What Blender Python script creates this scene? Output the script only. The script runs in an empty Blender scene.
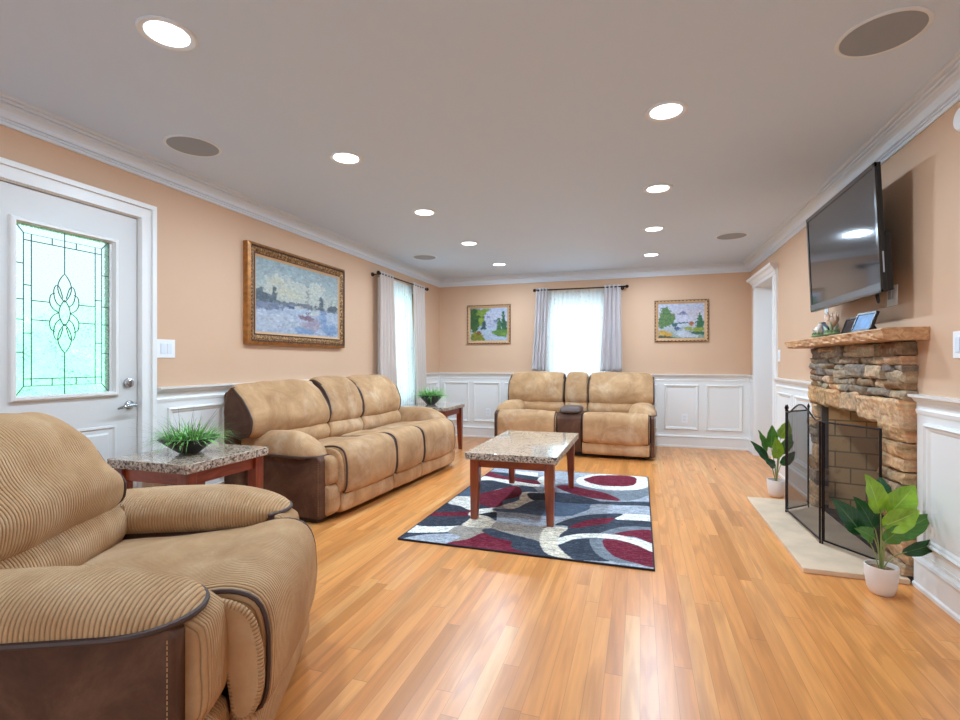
import bpy, bmesh, math, random
import numpy as np
from mathutils import Vector, Matrix, noise
random.seed(7)
PI = math.pi
SC = bpy.context.scene
COL = SC.collection

# ---------------------------------------------------------------- camera, world, exposure
YAW = math.atan(160 / 494)
cam_d = bpy.data.cameras.new('camera')
cam_d.sensor_width = 36.0
cam_d.lens = 36.0 * 494 / 960
cam_d.shift_y = 2 / 960
cam_d.clip_start = 0.02
cam = bpy.data.objects.new('camera', cam_d)
COL.objects.link(cam)
cam.location = (0, 0, 1.15)
cam.rotation_euler = (PI / 2, 0, YAW)
SC.camera = cam

world = bpy.data.worlds.new('world')
SC.world = world
world.use_nodes = True
wn = world.node_tree
bg = wn.nodes['Background']
bg.inputs[0].default_value = (0.80, 0.92, 1.0, 1)
bg.inputs[1].default_value = 1.5
SC.view_settings.view_transform = 'Standard'
SC.view_settings.look = 'None'
SC.view_settings.gamma = 1.0
SC.view_settings.use_curve_mapping = False
SC.view_settings.exposure = 0.0
SC.cycles.max_bounces = 10
SC.cycles.diffuse_bounces = 6
SC.cycles.glossy_bounces = 4
SC.cycles.transparent_max_bounces = 16
SC.cycles.transmission_bounces = 6
SC.cycles.sample_clamp_indirect = 6.0
SC.cycles.caustics_reflective = False
SC.cycles.caustics_refractive = False
SC.cycles.use_denoising = True
LAMP_W = 23.0          # watts of one recessed lamp

def portal(name, loc, rot, sx, sy):
    l = bpy.data.lights.new(name, 'AREA')
    l.shape = 'RECTANGLE'; l.size = sx; l.size_y = sy
    l.cycles.is_portal = True
    o = bpy.data.objects.new(name, l)
    o.location = loc; o.rotation_euler = rot
    COL.objects.link(o)
def area_lamp(name, loc, rot, sx, sy, w, col=(0.60, 0.80, 1.0)):
    l = bpy.data.lights.new(name, 'AREA')
    l.shape = 'RECTANGLE'; l.size = sx; l.size_y = sy
    l.energy = w; l.color = col
    o = bpy.data.objects.new(name, l)
    o.location = loc; o.rotation_euler = rot
    COL.objects.link(o)

# room constants (metres): camera stands at x=0, y=0
XL, XR, YF, YB, ZC = -3.01, 1.37, 7.21, -2.2, 2.44
# skylight at the far and left windows, plus added rear and hall fill lamps
area_lamp('rear_fill', (-0.8, YB - 0.14, 1.45), (-PI / 2, 0, PI), 3.4, 1.7, 50)  # fill lamp added behind the camera, in the made-up rear window
area_lamp('daylight_far', (-0.85, YF + 0.16, 1.4), (-PI / 2, 0, 0), 0.9, 1.3, 9)
area_lamp('daylight_left', (XL - 0.16, 5.8, 1.35), (0, -PI / 2, 0), 1.4, 0.85, 9)
sun = bpy.data.lights.new('sun', 'SUN'); sun.energy = 14; sun.angle = 0.02; sun.color = (1.0, 0.97, 0.9)
so_ = bpy.data.objects.new('sun', sun); so_.rotation_euler = (0, math.radians(48), 0); COL.objects.link(so_)   # from the east, over the roof
area_lamp('hall_fill', (XR + 0.9, 6.7, 2.2), (0, 0, 0), 0.8, 0.8, 16)  # lamp added under the hall ceiling to light its white walls

# ---------------------------------------------------------------- helpers
def lin(c):
    return tuple((x / 12.92 if x <= 0.04045 else ((x + 0.055) / 1.055) ** 2.4) for x in (v / 255 for v in c))

class NT:
    """little node-tree writer"""
    def __init__(s, name):
        s.m = bpy.data.materials.new(name); s.m.use_nodes = True
        s.t = s.m.node_tree; s.b = s.t.nodes['Principled BSDF']; s.out = s.t.nodes['Material Output']
    def n(s, typ, **kw):
        nd = s.t.nodes.new(typ)
        for k, v in kw.items():
            if k.startswith('i_'):
                k2 = k[2:]
                k2 = int(k2) if k2.isdigit() else k2.replace('_', ' ')
                nd.inputs[k2].default_value = v
            else: setattr(nd, k, v)
        return nd
    def l(s, a, b): s.t.links.new(a, b)
    def math(s, op, a, b=None, c=None):
        nd = s.t.nodes.new('ShaderNodeMath'); nd.operation = op
        for i, v in enumerate((a, b, c)):
            if v is None: continue
            if isinstance(v, (int, float)): nd.inputs[i].default_value = v
            else: s.l(v, nd.inputs[i])
        return nd.outputs[0]
    def ramp(s, fac, stops, interp='LINEAR'):
        nd = s.t.nodes.new('ShaderNodeValToRGB'); nd.color_ramp.interpolation = interp
        e = nd.color_ramp.elements
        while len(e) > 1: e.remove(e[-1])
        for i, (p, c) in enumerate(stops):
            q = e[0] if i == 0 else e.new(p)
            q.position = p; q.color = (*lin(c), 1)
        s.l(fac, nd.inputs[0]); return nd.outputs[0]
    def mix(s, fac, a, b, blend='MIX'):
        nd = s.t.nodes.new('ShaderNodeMix'); nd.data_type = 'RGBA'; nd.blend_type = blend
        for i, v in ((0, fac), (6, a), (7, b)):
            if isinstance(v, (int, float)): nd.inputs[i].default_value = v
            elif isinstance(v, tuple): nd.inputs[i].default_value = (*v, 1) if len(v) == 3 else v
            else: s.l(v, nd.inputs[i])
        return nd.outputs[2]
    def coord(s, which='Object', scale=None, rot=None):
        tc = s.t.nodes.new('ShaderNodeTexCoord'); o = tc.outputs[which]
        if scale or rot:
            mp = s.t.nodes.new('ShaderNodeMapping')
            if scale: mp.inputs['Scale'].default_value = scale
            if rot: mp.inputs['Rotation'].default_value = rot
            s.l(o, mp.inputs[0]); o = mp.outputs[0]
        return o
    def noise(s, vec, scale, detail=3, rough=0.55, dist=0.0):
        nd = s.n('ShaderNodeTexNoise'); nd.inputs['Scale'].default_value = scale
        nd.inputs['Detail'].default_value = detail; nd.inputs['Roughness'].default_value = rough
        nd.inputs['Distortion'].default_value = dist
        s.l(vec, nd.inputs['Vector']); return nd.outputs[0]
    def bump(s, h, strength=0.3, dist=0.005):
        nd = s.n('ShaderNodeBump'); nd.inputs['Strength'].default_value = strength
        nd.inputs['Distance'].default_value = dist
        s.l(h, nd.inputs['Height']); s.l(nd.outputs[0], s.b.inputs['Normal']); return nd

def simple(name, c, rough=0.5, metal=0.0, bump=None, var=0.0, vs=6.0, coat=0.0, emis=None, spec=None):
    t = NT(name); b = t.b
    b.inputs['Roughness'].default_value = rough
    b.inputs['Metallic'].default_value = metal
    if coat: b.inputs['Coat Weight'].default_value = coat
    if spec is not None: b.inputs['Specular IOR Level'].default_value = spec
    co = t.coord('Object')
    if var:
        nz = t.noise(co, vs, 4)
        k = tuple(max(0, x * (1 - var)) for x in c); k2 = tuple(min(255, x * (1 + var)) for x in c)
        t.l(t.ramp(nz, [(0.3, k), (0.7, k2)]), b.inputs['Base Color'])
    else:
        b.inputs['Base Color'].default_value = (*lin(c), 1)
    if bump: t.bump(t.noise(co, bump[0], 4), bump[1], bump[2])
    if emis:
        b.inputs['Emission Color'].default_value = (*lin(emis[0]), 1); b.inputs['Emission Strength'].default_value = emis[1]
    return t.m

class MB:
    """collects shapes for ONE mesh object"""
    def __init__(s): s.v = []; s.f = []; s.uv = {}; s.col = []
    def add(s, vs, fs, uvs=None):
        n = len(s.v); s.v += [tuple(p) for p in vs]
        for i, f in enumerate(fs):
            if uvs is not None: s.uv[len(s.f)] = uvs[i]
            s.f.append(tuple(n + k for k in f))
        return s
    def box(s, x0, x1, y0, y1, z0, z1, mat=None):
        vs = [(x, y, z) for z in (z0, z1) for y in (y0, y1) for x in (x0, x1)]
        if mat is not None: vs = [mat @ Vector(v) for v in vs]
        return s.add(vs, [(0, 2, 3, 1), (4, 5, 7, 6), (0, 1, 5, 4), (2, 6, 7, 3), (0, 4, 6, 2), (1, 3, 7, 5)])
    def frustum(s, cx, cy, z0, z1, a0, b0, a1, b1, dx=0, dy=0):
        vs = [(cx + i * a0, cy + j * b0, z0) for j in (-1, 1) for i in (-1, 1)] + \
             [(cx + dx + i * a1, cy + dy + j * b1, z1) for j in (-1, 1) for i in (-1, 1)]
        return s.add(vs, [(0, 2, 3, 1), (4, 5, 7, 6), (0, 1, 5, 4), (2, 6, 7, 3), (0, 4, 6, 2), (1, 3, 7, 5)])
    def prism(s, pts, a, b, axis='x'):
        """closed 2-D outline pushed from a to b along axis; pts are the two other coordinates"""
        def P(p, t): return (t, p[0], p[1]) if axis == 'x' else ((p[0], t, p[1]) if axis == 'y' else (p[0], p[1], t))
        n = len(pts)
        vs = [P(p, a) for p in pts] + [P(p, b) for p in pts]
        fs = [(i, (i + 1) % n, (i + 1) % n + n, i + n) for i in range(n)]
        fs += [tuple(range(n))[::-1], tuple(range(n, 2 * n))]
        return s.add(vs, fs)
    def tube(s, pts, r, n=8, closed=False, caps=True):
        pts = [Vector(p) for p in pts]; m = len(pts); vs = []; up = None
        for i, p in enumerate(pts):
            if closed: d = pts[(i + 1) % m] - pts[i - 1]
            else: d = pts[min(i + 1, m - 1)] - pts[max(i - 1, 0)]
            d.normalize()
            if up is None: up = Vector((0, 0, 1)) if abs(d.z) < 0.9 else Vector((1, 0, 0))
            a = d.cross(up).normalized(); up = a.cross(d).normalized()
            rr = r[i] if isinstance(r, (list, tuple)) else r
            for k in range(n):
                t = 2 * PI * k / n; vs.append(p + a * math.cos(t) * rr + up * math.sin(t) * rr)
        fs = []
        for i in range(m if closed else m - 1):
            j = (i + 1) % m
            for k in range(n): fs.append((i * n + k, i * n + (k + 1) % n, j * n + (k + 1) % n, j * n + k))
        if caps and not closed: fs += [tuple(range(n))[::-1], tuple(range((m - 1) * n, m * n))]
        return s.add(vs, fs)
    def lathe(s, prof, c=(0, 0, 0), n=32, axis='z'):
        vs = []
        for r, z in prof:
            for k in range(n):
                a = 2 * PI * k / n; x, y = r * math.cos(a), r * math.sin(a)
                q = (x, y, z) if axis == 'z' else ((x, z, y) if axis == 'y' else (z, x, y))
                vs.append((c[0] + q[0], c[1] + q[1], c[2] + q[2]))
        m = len(prof); fs = []
        for i in range(m - 1):
            for k in range(n): fs.append((i * n + k, i * n + (k + 1) % n, (i + 1) * n + (k + 1) % n, (i + 1) * n + k))
        if prof[0][0] > 1e-6: fs.append(tuple(range(n))[::-1])
        if prof[-1][0] > 1e-6: fs.append(tuple(range((m - 1) * n, m * n)))
        return s.add(vs, fs)
    def ball(s, c, r, sc=(1, 1, 1), n=16, m=10, rot=None):
        vs = []; 
        for i in range(m + 1):
            t = PI * i / m
            for k in range(n):
                a = 2 * PI * k / n
                q = Vector((r * sc[0] * math.sin(t) * math.cos(a), r * sc[1] * math.sin(t) * math.sin(a), r * sc[2] * math.cos(t)))
                if rot is not None: q = rot @ q
                vs.append(Vector(c) + q)
        fs = [(i * n + k, (i + 1) * n + k, (i + 1) * n + (k + 1) % n, i * n + (k + 1) % n) for i in range(m) for k in range(n)]
        return s.add(vs, fs)
    def build(s, name, mat=None, parent=None, smooth=False, bevel=0.0, seg=2, sub=0, merge=True, cols=None, loc=None, ang=0.6):
        me = bpy.data.meshes.new(name)
        me.from_pydata([tuple(v) for v in s.v], [], s.f)
        if s.uv:
            ul = me.uv_layers.new(name='UVMap')
            for p in me.polygons:
                q = s.uv.get(p.index)
                if q:
                    for k, li in enumerate(p.loop_indices): ul.data[li].uv = q[k]
        if cols is not None:
            ca = me.color_attributes.new('Col', 'FLOAT_COLOR', 'POINT')
            a = np.ones((len(s.v), 4), dtype=np.float32); a[:, :3] = cols
            ca.data.foreach_set('color', a.ravel())
        bm = bmesh.new(); bm.from_mesh(me)
        if merge and cols is None: bmesh.ops.remove_doubles(bm, verts=bm.verts, dist=1e-5)
        bmesh.ops.recalc_face_normals(bm, faces=bm.faces)
        bm.to_mesh(me); bm.free()
        o = bpy.data.objects.new(name, me)
        if mat: me.materials.append(mat)
        if smooth or bevel:
            for p in me.polygons: p.use_smooth = True
            try: me.set_sharp_from_angle(angle=ang)
            except Exception: pass
        if smooth == 'all':
            for e in me.edges: e.use_edge_sharp = False
        if bevel:
            b = o.modifiers.new('bevel', 'BEVEL'); b.width = bevel; b.segments = seg; b.limit_method = 'ANGLE'; b.angle_limit = 0.6
            b.harden_normals = True
        if sub:
            u = o.modifiers.new('sub', 'SUBSURF'); u.levels = sub; u.render_levels = sub
        if parent is not None: o.parent = parent
        if loc is not None: o.location = loc
        COL.objects.link(o)
        return o

def tag(o, label=None, cat=None, group=None, kind=None):
    if label: o['label'] = label
    if cat: o['category'] = cat
    if group: o['group'] = group
    if kind: o['kind'] = kind
    return o
def empty(name, loc=(0, 0, 0), rz=0.0, label=None, cat=None, group=None, kind=None):
    o = bpy.data.objects.new(name, None); COL.objects.link(o)
    o.empty_display_size = 0.1
    o.location = loc; o.rotation_euler = (0, 0, rz)
    return tag(o, label, cat, group, kind)
def copy_tree(o, parent=None):
    c = o.copy(); COL.objects.link(c); c.parent = parent
    for ch in list(o.children): copy_tree(ch, c)
    return c
def struct(o): o['kind'] = 'structure'; return o

def smooth_closed(pts, n):
    """Catmull-Rom through a closed loop, n points evenly spaced by arc length"""
    P = np.array(pts, float); m = len(P); out = []
    for i in range(m):
        p0, p1, p2, p3 = P[i - 1], P[i], P[(i + 1) % m], P[(i + 2) % m]
        for t in np.linspace(0, 1, 12, endpoint=False):
            out.append(0.5 * ((2 * p1) + (-p0 + p2) * t + (2 * p0 - 5 * p1 + 4 * p2 - p3) * t * t + (-p0 + 3 * p1 - 3 * p2 + p3) * t ** 3))
    out = np.array(out); q = np.vstack([out, out[:1]])
    d = np.concatenate([[0], np.cumsum(np.linalg.norm(np.diff(q, axis=0), axis=1))])
    s = np.linspace(0, d[-1], n, endpoint=False)
    return np.stack([np.interp(s, d, q[:, 0]), np.interp(s, d, q[:, 1])], 1), d[-1]

def smooth_open(pts, n):
    P = np.array(pts, float); m = len(P); out = []
    for i in range(m - 1):
        p0, p1, p2, p3 = P[max(i - 1, 0)], P[i], P[i + 1], P[min(i + 2, m - 1)]
        for t in np.linspace(0, 1, 14, endpoint=False):
            out.append(0.5 * ((2 * p1) + (-p0 + p2) * t + (2 * p0 - 5 * p1 + 4 * p2 - p3) * t * t + (-p0 + 3 * p1 - 3 * p2 + p3) * t ** 3))
    out.append(P[-1]); out = np.array(out)
    d = np.concatenate([[0], np.cumsum(np.linalg.norm(np.diff(out, axis=0), axis=1))])
    s = np.linspace(0, d[-1], n)
    return np.stack([np.interp(s, d, out[:, k]) for k in range(out.shape[1])], 1)

def cushion(mb, prof, x0, x1, r=0.05, bulge=0.01, n=64, slices=30, corner=(0.0, 0.0), ck=0.0, wr=0.004, seed=0, swap=False):
    """pillow: a side profile (y,z) swept across x, rounded at both ends; returns the rounded-off side outlines"""
    P, L = smooth_closed(prof, n)
    T = np.roll(P, -1, 0) - np.roll(P, 1, 0); T /= np.linalg.norm(T, axis=1)[:, None] + 1e-9
    area = 0.5 * np.sum(P[:, 0] * np.roll(P[:, 1], -1) - np.roll(P[:, 0], -1) * P[:, 1])
    N = np.stack([T[:, 1], -T[:, 0]], 1) * (1 if area > 0 else -1)
    hw = (x1 - x0) / 2; cx = (x0 + x1) / 2
    zmin, zmax = P[:, 1].min(), P[:, 1].max()
    th = [PI / 2 * k / 7 for k in range(8)]
    xs = [-hw + r * (1 - math.sin(t)) for t in th][::-1]
    mid = np.linspace(-hw + r, hw - r, slices)[1:-1]
    xs = list(xs) + list(mid) + [-q for q in xs][::-1]
    V = []
    for x in xs:
        e = max(0.0, (abs(x) - (hw - r)) / r)
        ins = r * (1 - math.sqrt(max(0.0, 1 - min(e, 1) ** 2)))
        bl = bulge * max(0.0, 1 - (x / hw) ** 2)
        Q = P + N * (bl - ins)
        side = corner[0] if x < 0 else corner[1]
        if side > 0 and ck:
            u = max(0.0, (abs(x) - (hw - side)) / side)
            drop = ck * (1 - math.sqrt(max(0.0, 1 - min(u, 1) ** 2)))
            w = np.clip((Q[:, 1] - zmin) / (zmax - zmin), 0, 1)
            Q = Q.copy(); Q[:, 1] -= drop * w
        for k in range(n):
            v = Vector((cx + x, Q[k, 0], Q[k, 1]))
            if wr:
                d = noise.noise(Vector((v.x * 3.2 + seed * 7.1, v.y * 7, v.z * 7))) * wr + noise.noise(Vector((v.x * 9 + seed, v.y * 5, v.z * 16))) * wr * 0.6
                v = v + Vector((0, N[k, 0], N[k, 1])) * d
            V.append(v)
    m = len(xs); F = []; U = []
    for i in range(m - 1):
        for k in range(n):
            k2 = (k + 1) % n
            F.append((i * n + k, i * n + k2, (i + 1) * n + k2, (i + 1) * n + k))
            a, b = cx + xs[i], cx + xs[i + 1]; va, vb = L * k / n, L * (k + 1) / n
            U.append([(va, a), (vb, a), (vb, b), (va, b)] if swap else [(a, va), (a, vb), (b, vb), (b, va)])
    for i0 in (0, (m - 1) * n):
        F.append(tuple(range(i0, i0 + n))); U.append([(cx + xs[0], L * k / n) for k in range(n)])
    mb.add(V, F, U)
    A = [V[4 * n + k] for k in range(n)]; B = [V[(m - 5) * n + k] for k in range(n)]
    return A, B

def tri_area_pts(poly, X, Y):
    """mask of grid points inside a polygon"""
    ins = np.zeros(X.shape, bool); n = len(poly)
    for i in range(n):
        x1, y1 = poly[i]; x2, y2 = poly[(i + 1) % n]
        if abs(y2 - y1) < 1e-12: continue
        c = ((y1 > Y) != (y2 > Y)) & (X < (x2 - x1) * (Y - y1) / (y2 - y1) + x1)
        ins ^= c
    return ins

# ---------------------------------------------------------------- materials
def mat_wood_floor():
    t = NT('oak_strip_floor'); b = t.b
    co = t.coord('Object')
    sx = t.n('ShaderNodeSeparateXYZ'); t.l(co, sx.inputs[0])
    W, LN = 0.062, 1.3
    row = t.math('FLOOR', t.math('DIVIDE', sx.outputs[0], W))
    wn1 = t.n('ShaderNodeTexWhiteNoise', noise_dimensions='1D'); t.l(row, wn1.inputs['W'])
    yo = t.math('ADD', t.math('DIVIDE', sx.outputs[1], LN), t.math('MULTIPLY', wn1.outputs[0], 7.3))
    col = t.math('FLOOR', yo)
    cx = t.n('ShaderNodeCombineXYZ'); t.l(row, cx.inputs[0]); t.l(col, cx.inputs[1])
    wn2 = t.n('ShaderNodeTexWhiteNoise', noise_dimensions='3D'); t.l(cx.outputs[0], wn2.inputs['Vector'])
    base = t.ramp(wn2.outputs[0], [(0.0, (210, 136, 70)), (0.2, (230, 154, 84)), (0.45, (234, 160, 90)), (0.7, (226, 146, 76)), (0.88, (240, 176, 108)), (1.0, (196, 124, 56))])
    # grain: noise stretched along the board, shifted for every board
    va = t.n('ShaderNodeVectorMath', operation='MULTIPLY_ADD')
    t.l(wn2.outputs[1], va.inputs[0]); va.inputs[1].default_value = (40, 40, 40); t.l(co, va.inputs[2])
    mp = t.n('ShaderNodeMapping'); mp.inputs['Scale'].default_value = (26, 1.6, 26); t.l(va.outputs[0], mp.inputs[0])
    g = t.noise(mp.outputs[0], 1.0, 6, 0.6, 0.8)
    mp2 = t.n('ShaderNodeMapping'); mp2.inputs['Scale'].default_value = (9, 0.8, 9); t.l(va.outputs[0], mp2.inputs[0])
    g2 = t.n('ShaderNodeTexWave', wave_type='RINGS'); g2.inputs['Scale'].default_value = 1.4
    g2.inputs['Distortion'].default_value = 7; g2.inputs['Detail'].default_value = 3; t.l(mp2.outputs[0], g2.inputs['Vector'])
    c1 = t.mix(t.math('MULTIPLY', t.ramp(g, [(0.35, (0, 0, 0)), (0.75, (255, 255, 255))]), 0.42), base, lin((158, 98, 48)))
    c2 = t.mix(t.math('MULTIPLY', t.ramp(g2.outputs[0], [(0.55, (0, 0, 0)), (0.95, (255, 255, 255))]), 0.26), c1, lin((150, 88, 42)))
    # board seams
    fx = t.math('FRACT', t.math('DIVIDE', sx.outputs[0], W)); fy = t.math('FRACT', yo)
    seam = t.math('MAXIMUM', t.math('GREATER_THAN', t.math('ABSOLUTE', t.math('SUBTRACT', fx, 0.5)), 0.488),
                  t.math('GREATER_THAN', t.math('ABSOLUTE', t.math('SUBTRACT', fy, 0.5)), 0.4990))
    c3 = t.mix(t.math('MULTIPLY', seam, 0.45), c2, lin((96, 56, 26)))
    t.l(c3, b.inputs['Base Color'])
    t.l(t.math('ADD', t.math('MULTIPLY', g, 0.12), 0.24), b.inputs['Roughness'])
    b.inputs['Coat Weight'].default_value = 0.15; b.inputs['Coat Roughness'].default_value = 0.22
    hb = t.math('SUBTRACT', t.math('MULTIPLY', t.noise(co, 5, 2), 0.6), t.math('MULTIPLY', seam, 0.5))
    t.bump(hb, 0.12, 0.004)
    return t.m

def mat_corduroy(name, c_lo, c_hi, pitch, strength, dist, worn=0.0):
    t = NT(name); b = t.b
    uv = t.n('ShaderNodeUVMap'); su = t.n('ShaderNodeSeparateXYZ'); t.l(uv.outputs[0], su.inputs[0])
    co = t.coord('Object')
    wob = t.math('MULTIPLY', t.math('SUBTRACT', t.noise(co, 7, 3), 0.5), 0.010)
    u = t.math('ADD', su.outputs[0], wob)
    s = t.math('ABSOLUTE', t.math('SINE', t.math('MULTIPLY', u, PI / pitch)))
    fib = t.noise(co, 260, 2)
    h = t.math('ADD', t.math('POWER', s, 0.7), t.math('MULTIPLY', fib, 0.25))
    t.bump(h, strength, dist)
    nz = t.noise(co, 4.0, 6, 0.65, 0.5)
    c = t.ramp(nz, [(0.30, c_lo), (0.52, tuple((a + d) / 2 for a, d in zip(c_lo, c_hi))), (0.72, c_hi)])
    if worn:
        nz2 = t.noise(co, 2.1, 5, 0.7, 1.0)
        c = t.mix(t.math('MULTIPLY', t.ramp(nz2, [(0.5, (0, 0, 0)), (0.68, (255, 255, 255))]), worn), c, lin((226, 203, 176)))
    # grooves between the wales darkened, their shade painted into the colour
    c = t.mix(t.math('MULTIPLY', t.math('SUBTRACT', 1.0, t.math('MINIMUM', t.math('MULTIPLY', s, 2.6), 1.0)), 0.45 * strength), c, lin(tuple(x * 0.55 for x in c_lo)))
    t.l(c, b.inputs['Base Color'])
    b.inputs['Roughness'].default_value = 0.95
    b.inputs['Sheen Weight'].default_value = 0.2; b.inputs['Sheen Roughness'].default_value = 0.4
    b.inputs['Sheen Tint'].default_value = (*lin((240, 215, 180)), 1)
    b.inputs['Specular IOR Level'].default_value = 0.15
    return t.m

def mat_suede():
    t = NT('brown_suede'); co = t.coord('Object')
    nz = t.noise(co, 3.2, 6, 0.7, 0.6)
    t.l(t.ramp(nz, [(0.28, (66, 42, 31)), (0.5, (90, 60, 44)), (0.74, (122, 88, 66))]), t.b.inputs['Base Color'])
    t.b.inputs['Roughness'].default_value = 0.75; t.b.inputs['Specular IOR Level'].default_value = 0.3
    t.bump(t.noise(co, 90, 4), 0.15, 0.002)
    return t.m

def mat_granite():
    t = NT('polished_granite'); co = t.coord('Object')
    v1 = t.n('ShaderNodeTexVoronoi'); v1.inputs['Scale'].default_value = 85; t.l(co, v1.inputs['Vector'])
    sp = t.n('ShaderNodeSeparateColor'); t.l(v1.outputs['Color'], sp.inputs[0])
    n1 = t.noise(co, 16, 6, 0.7)
    c = t.ramp(sp.outputs[0], [(0.0, (112, 98, 88)), (0.14, (150, 132, 116)), (0.3, (190, 170, 150)), (0.55, (206, 188, 170)), (0.8, (176, 152, 128)), (1.0, (218, 206, 192))], 'CONSTANT')
    c = t.mix(0.45, c, t.ramp(n1, [(0.3, (128, 108, 90)), (0.5, (200, 178, 152)), (0.7, (222, 204, 182))]))
    t.l(c, t.b.inputs['Base Color']); t.b.inputs['Roughness'].default_value = 0.10
    t.b.inputs['Coat Weight'].default_value = 0.5; t.b.inputs['Coat Roughness'].default_value = 0.03
    return t.m
def mat_granite_edge():
    t = NT('rough_granite_edge'); co = t.coord('Object')
    v1 = t.n('ShaderNodeTexVoronoi'); v1.inputs['Scale'].default_value = 95; t.l(co, v1.inputs['Vector'])
    sp = t.n('ShaderNodeSeparateColor'); t.l(v1.outputs['Color'], sp.inputs[0])
    c = t.ramp(sp.outputs[0], [(0.0, (66, 56, 52)), (0.16, (120, 104, 92)), (0.34, (172, 154, 136)), (0.62, (194, 178, 162)), (0.85, (148, 130, 116))], 'CONSTANT')
    t.l(c, t.b.inputs['Base Color']); t.b.inputs['Roughness'].default_value = 0.4
    t.bump(t.noise(co, 60, 4), 0.6, 0.006)
    return t.m

def mat_wood(name, lo, hi, rough=0.3, stretch=(1, 1, 1), coat=0.3, scale=8):
    t = NT(name); co = t.coord('Object', scale=stretch)
    nz = t.noise(co, scale, 6, 0.6, 1.5)
    t.l(t.ramp(nz, [(0.3, lo), (0.7, hi)]), t.b.inputs['Base Color'])
    t.b.inputs['Roughness'].default_value = rough; t.b.inputs['Coat Weight'].default_value = coat
    t.b.inputs['Coat Roughness'].default_value = 0.15
    t.bump(nz, 0.08, 0.003)
    return t.m

def mat_attr(name, rough=0.9, grain=None, bump=None, spec=0.2, coat=0.0):
    t = NT(name); at = t.n('ShaderNodeAttribute', attribute_name='Col')
    c = at.outputs['Color']; co = t.coord('Object')
    if grain:
        nz = t.noise(co, grain[0], 4, 0.7)
        g = t.ramp(nz, [(0.25, (60, 60, 60)), (0.5, (128, 128, 128)), (0.75, (205, 205, 205))])
        c = t.mix(grain[1], c, g, 'OVERLAY')
    t.l(c, t.b.inputs['Base Color'])
    t.b.inputs['Roughness'].default_value = rough; t.b.inputs['Specular IOR Level'].default_value = spec
    if coat: t.b.inputs['Coat Weight'].default_value = coat
    if bump: t.bump(t.noise(co, bump[0], 5, 0.65), bump[1], bump[2])
    return t.m

def mat_wall():
    t = NT('peach_wall_paint'); co = t.coord('Object')
    nz = t.noise(co, 1.3, 3)
    t.l(t.ramp(nz, [(0.3, (206, 169, 139)), (0.7, (210, 173, 143))]), t.b.inputs['Base Color'])
    t.b.inputs['Roughness'].default_value = 0.55; t.b.inputs['Specular IOR Level'].default_value = 0.3
    t.bump(t.noise(co, 140, 3), 0.05, 0.001)
    return t.m

def mat_sheer(name, c, transp=0.35):
    t = NT(name)
    tr = t.n('ShaderNodeBsdfTransparent'); tl = t.n('ShaderNodeBsdfTranslucent'); df = t.n('ShaderNodeBsdfDiffuse')
    for q in (tl, df): q.inputs['Color'].default_value = (*lin(c), 1)
    co = t.coord('Object')
    v = t.n('ShaderNodeTexVoronoi'); v.inputs['Scale'].default_value = 14; t.l(co, v.inputs['Vector'])
    lace = t.math('LESS_THAN', v.outputs['Distance'], 0.25)
    m1 = t.n('ShaderNodeMixShader'); m1.inputs[0].default_value = 0.5; t.l(tl.outputs[0], m1.inputs[1]); t.l(df.outputs[0], m1.inputs[2])
    m2 = t.n('ShaderNodeMixShader'); t.l(t.math('SUBTRACT', 1 - transp, t.math('MULTIPLY', lace, 0.12)), m2.inputs[0])
    t.l(tr.outputs[0], m2.inputs[1]); t.l(m1.outputs[0], m2.inputs[2]); t.l(m2.outputs[0], t.out.inputs['Surface'])
    return t.m
def mat_curtain(name, c, thin=0.3):
    t = NT(name); co = t.coord('Object')
    tl = t.n('ShaderNodeBsdfTranslucent'); tl.inputs['Color'].default_value = (*lin(c), 1)
    t.b.inputs['Base Color'].default_value = (*lin(c), 1); t.b.inputs['Roughness'].default_value = 0.8
    t.b.inputs['Sheen Weight'].default_value = 0.3
    m = t.n('ShaderNodeMixShader'); m.inputs[0].default_value = thin
    t.l(t.b.outputs[0], m.inputs[1]); t.l(tl.outputs[0], m.inputs[2]); t.l(m.outputs[0], t.out.inputs['Surface'])
    t.bump(t.noise(co, 200, 2), 0.1, 0.001)
    return t.m
def mat_mesh_screen():
    t = NT('black_wire_mesh'); co = t.coord('Object')
    tr = t.n('ShaderNodeBsdfTransparent')
    t.b.inputs['Base Color'].default_value = (*lin((34, 34, 38)), 1); t.b.inputs['Roughness'].default_value = 0.5
    m = t.n('ShaderNodeMixShader'); m.inputs[0].default_value = 0.46
    t.l(tr.outputs[0], m.inputs[1]); t.l(t.b.outputs[0], m.inputs[2]); t.l(m.outputs[0], t.out.inputs['Surface'])
    return t.m
def mat_pane(name, tint=(1, 1, 1), gloss=0.08):
    t = NT(name)
    tr = t.n('ShaderNodeBsdfTransparent'); tr.inputs[0].default_value = (*tint, 1)
    gl = t.n('ShaderNodeBsdfGlossy'); gl.inputs['Roughness'].default_value = 0.02
    m = t.n('ShaderNodeMixShader'); m.inputs[0].default_value = gloss
    t.l(tr.outputs[0], m.inputs[1]); t.l(gl.outputs[0], m.inputs[2]); t.l(m.outputs[0], t.out.inputs['Surface'])
    return t.m
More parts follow.
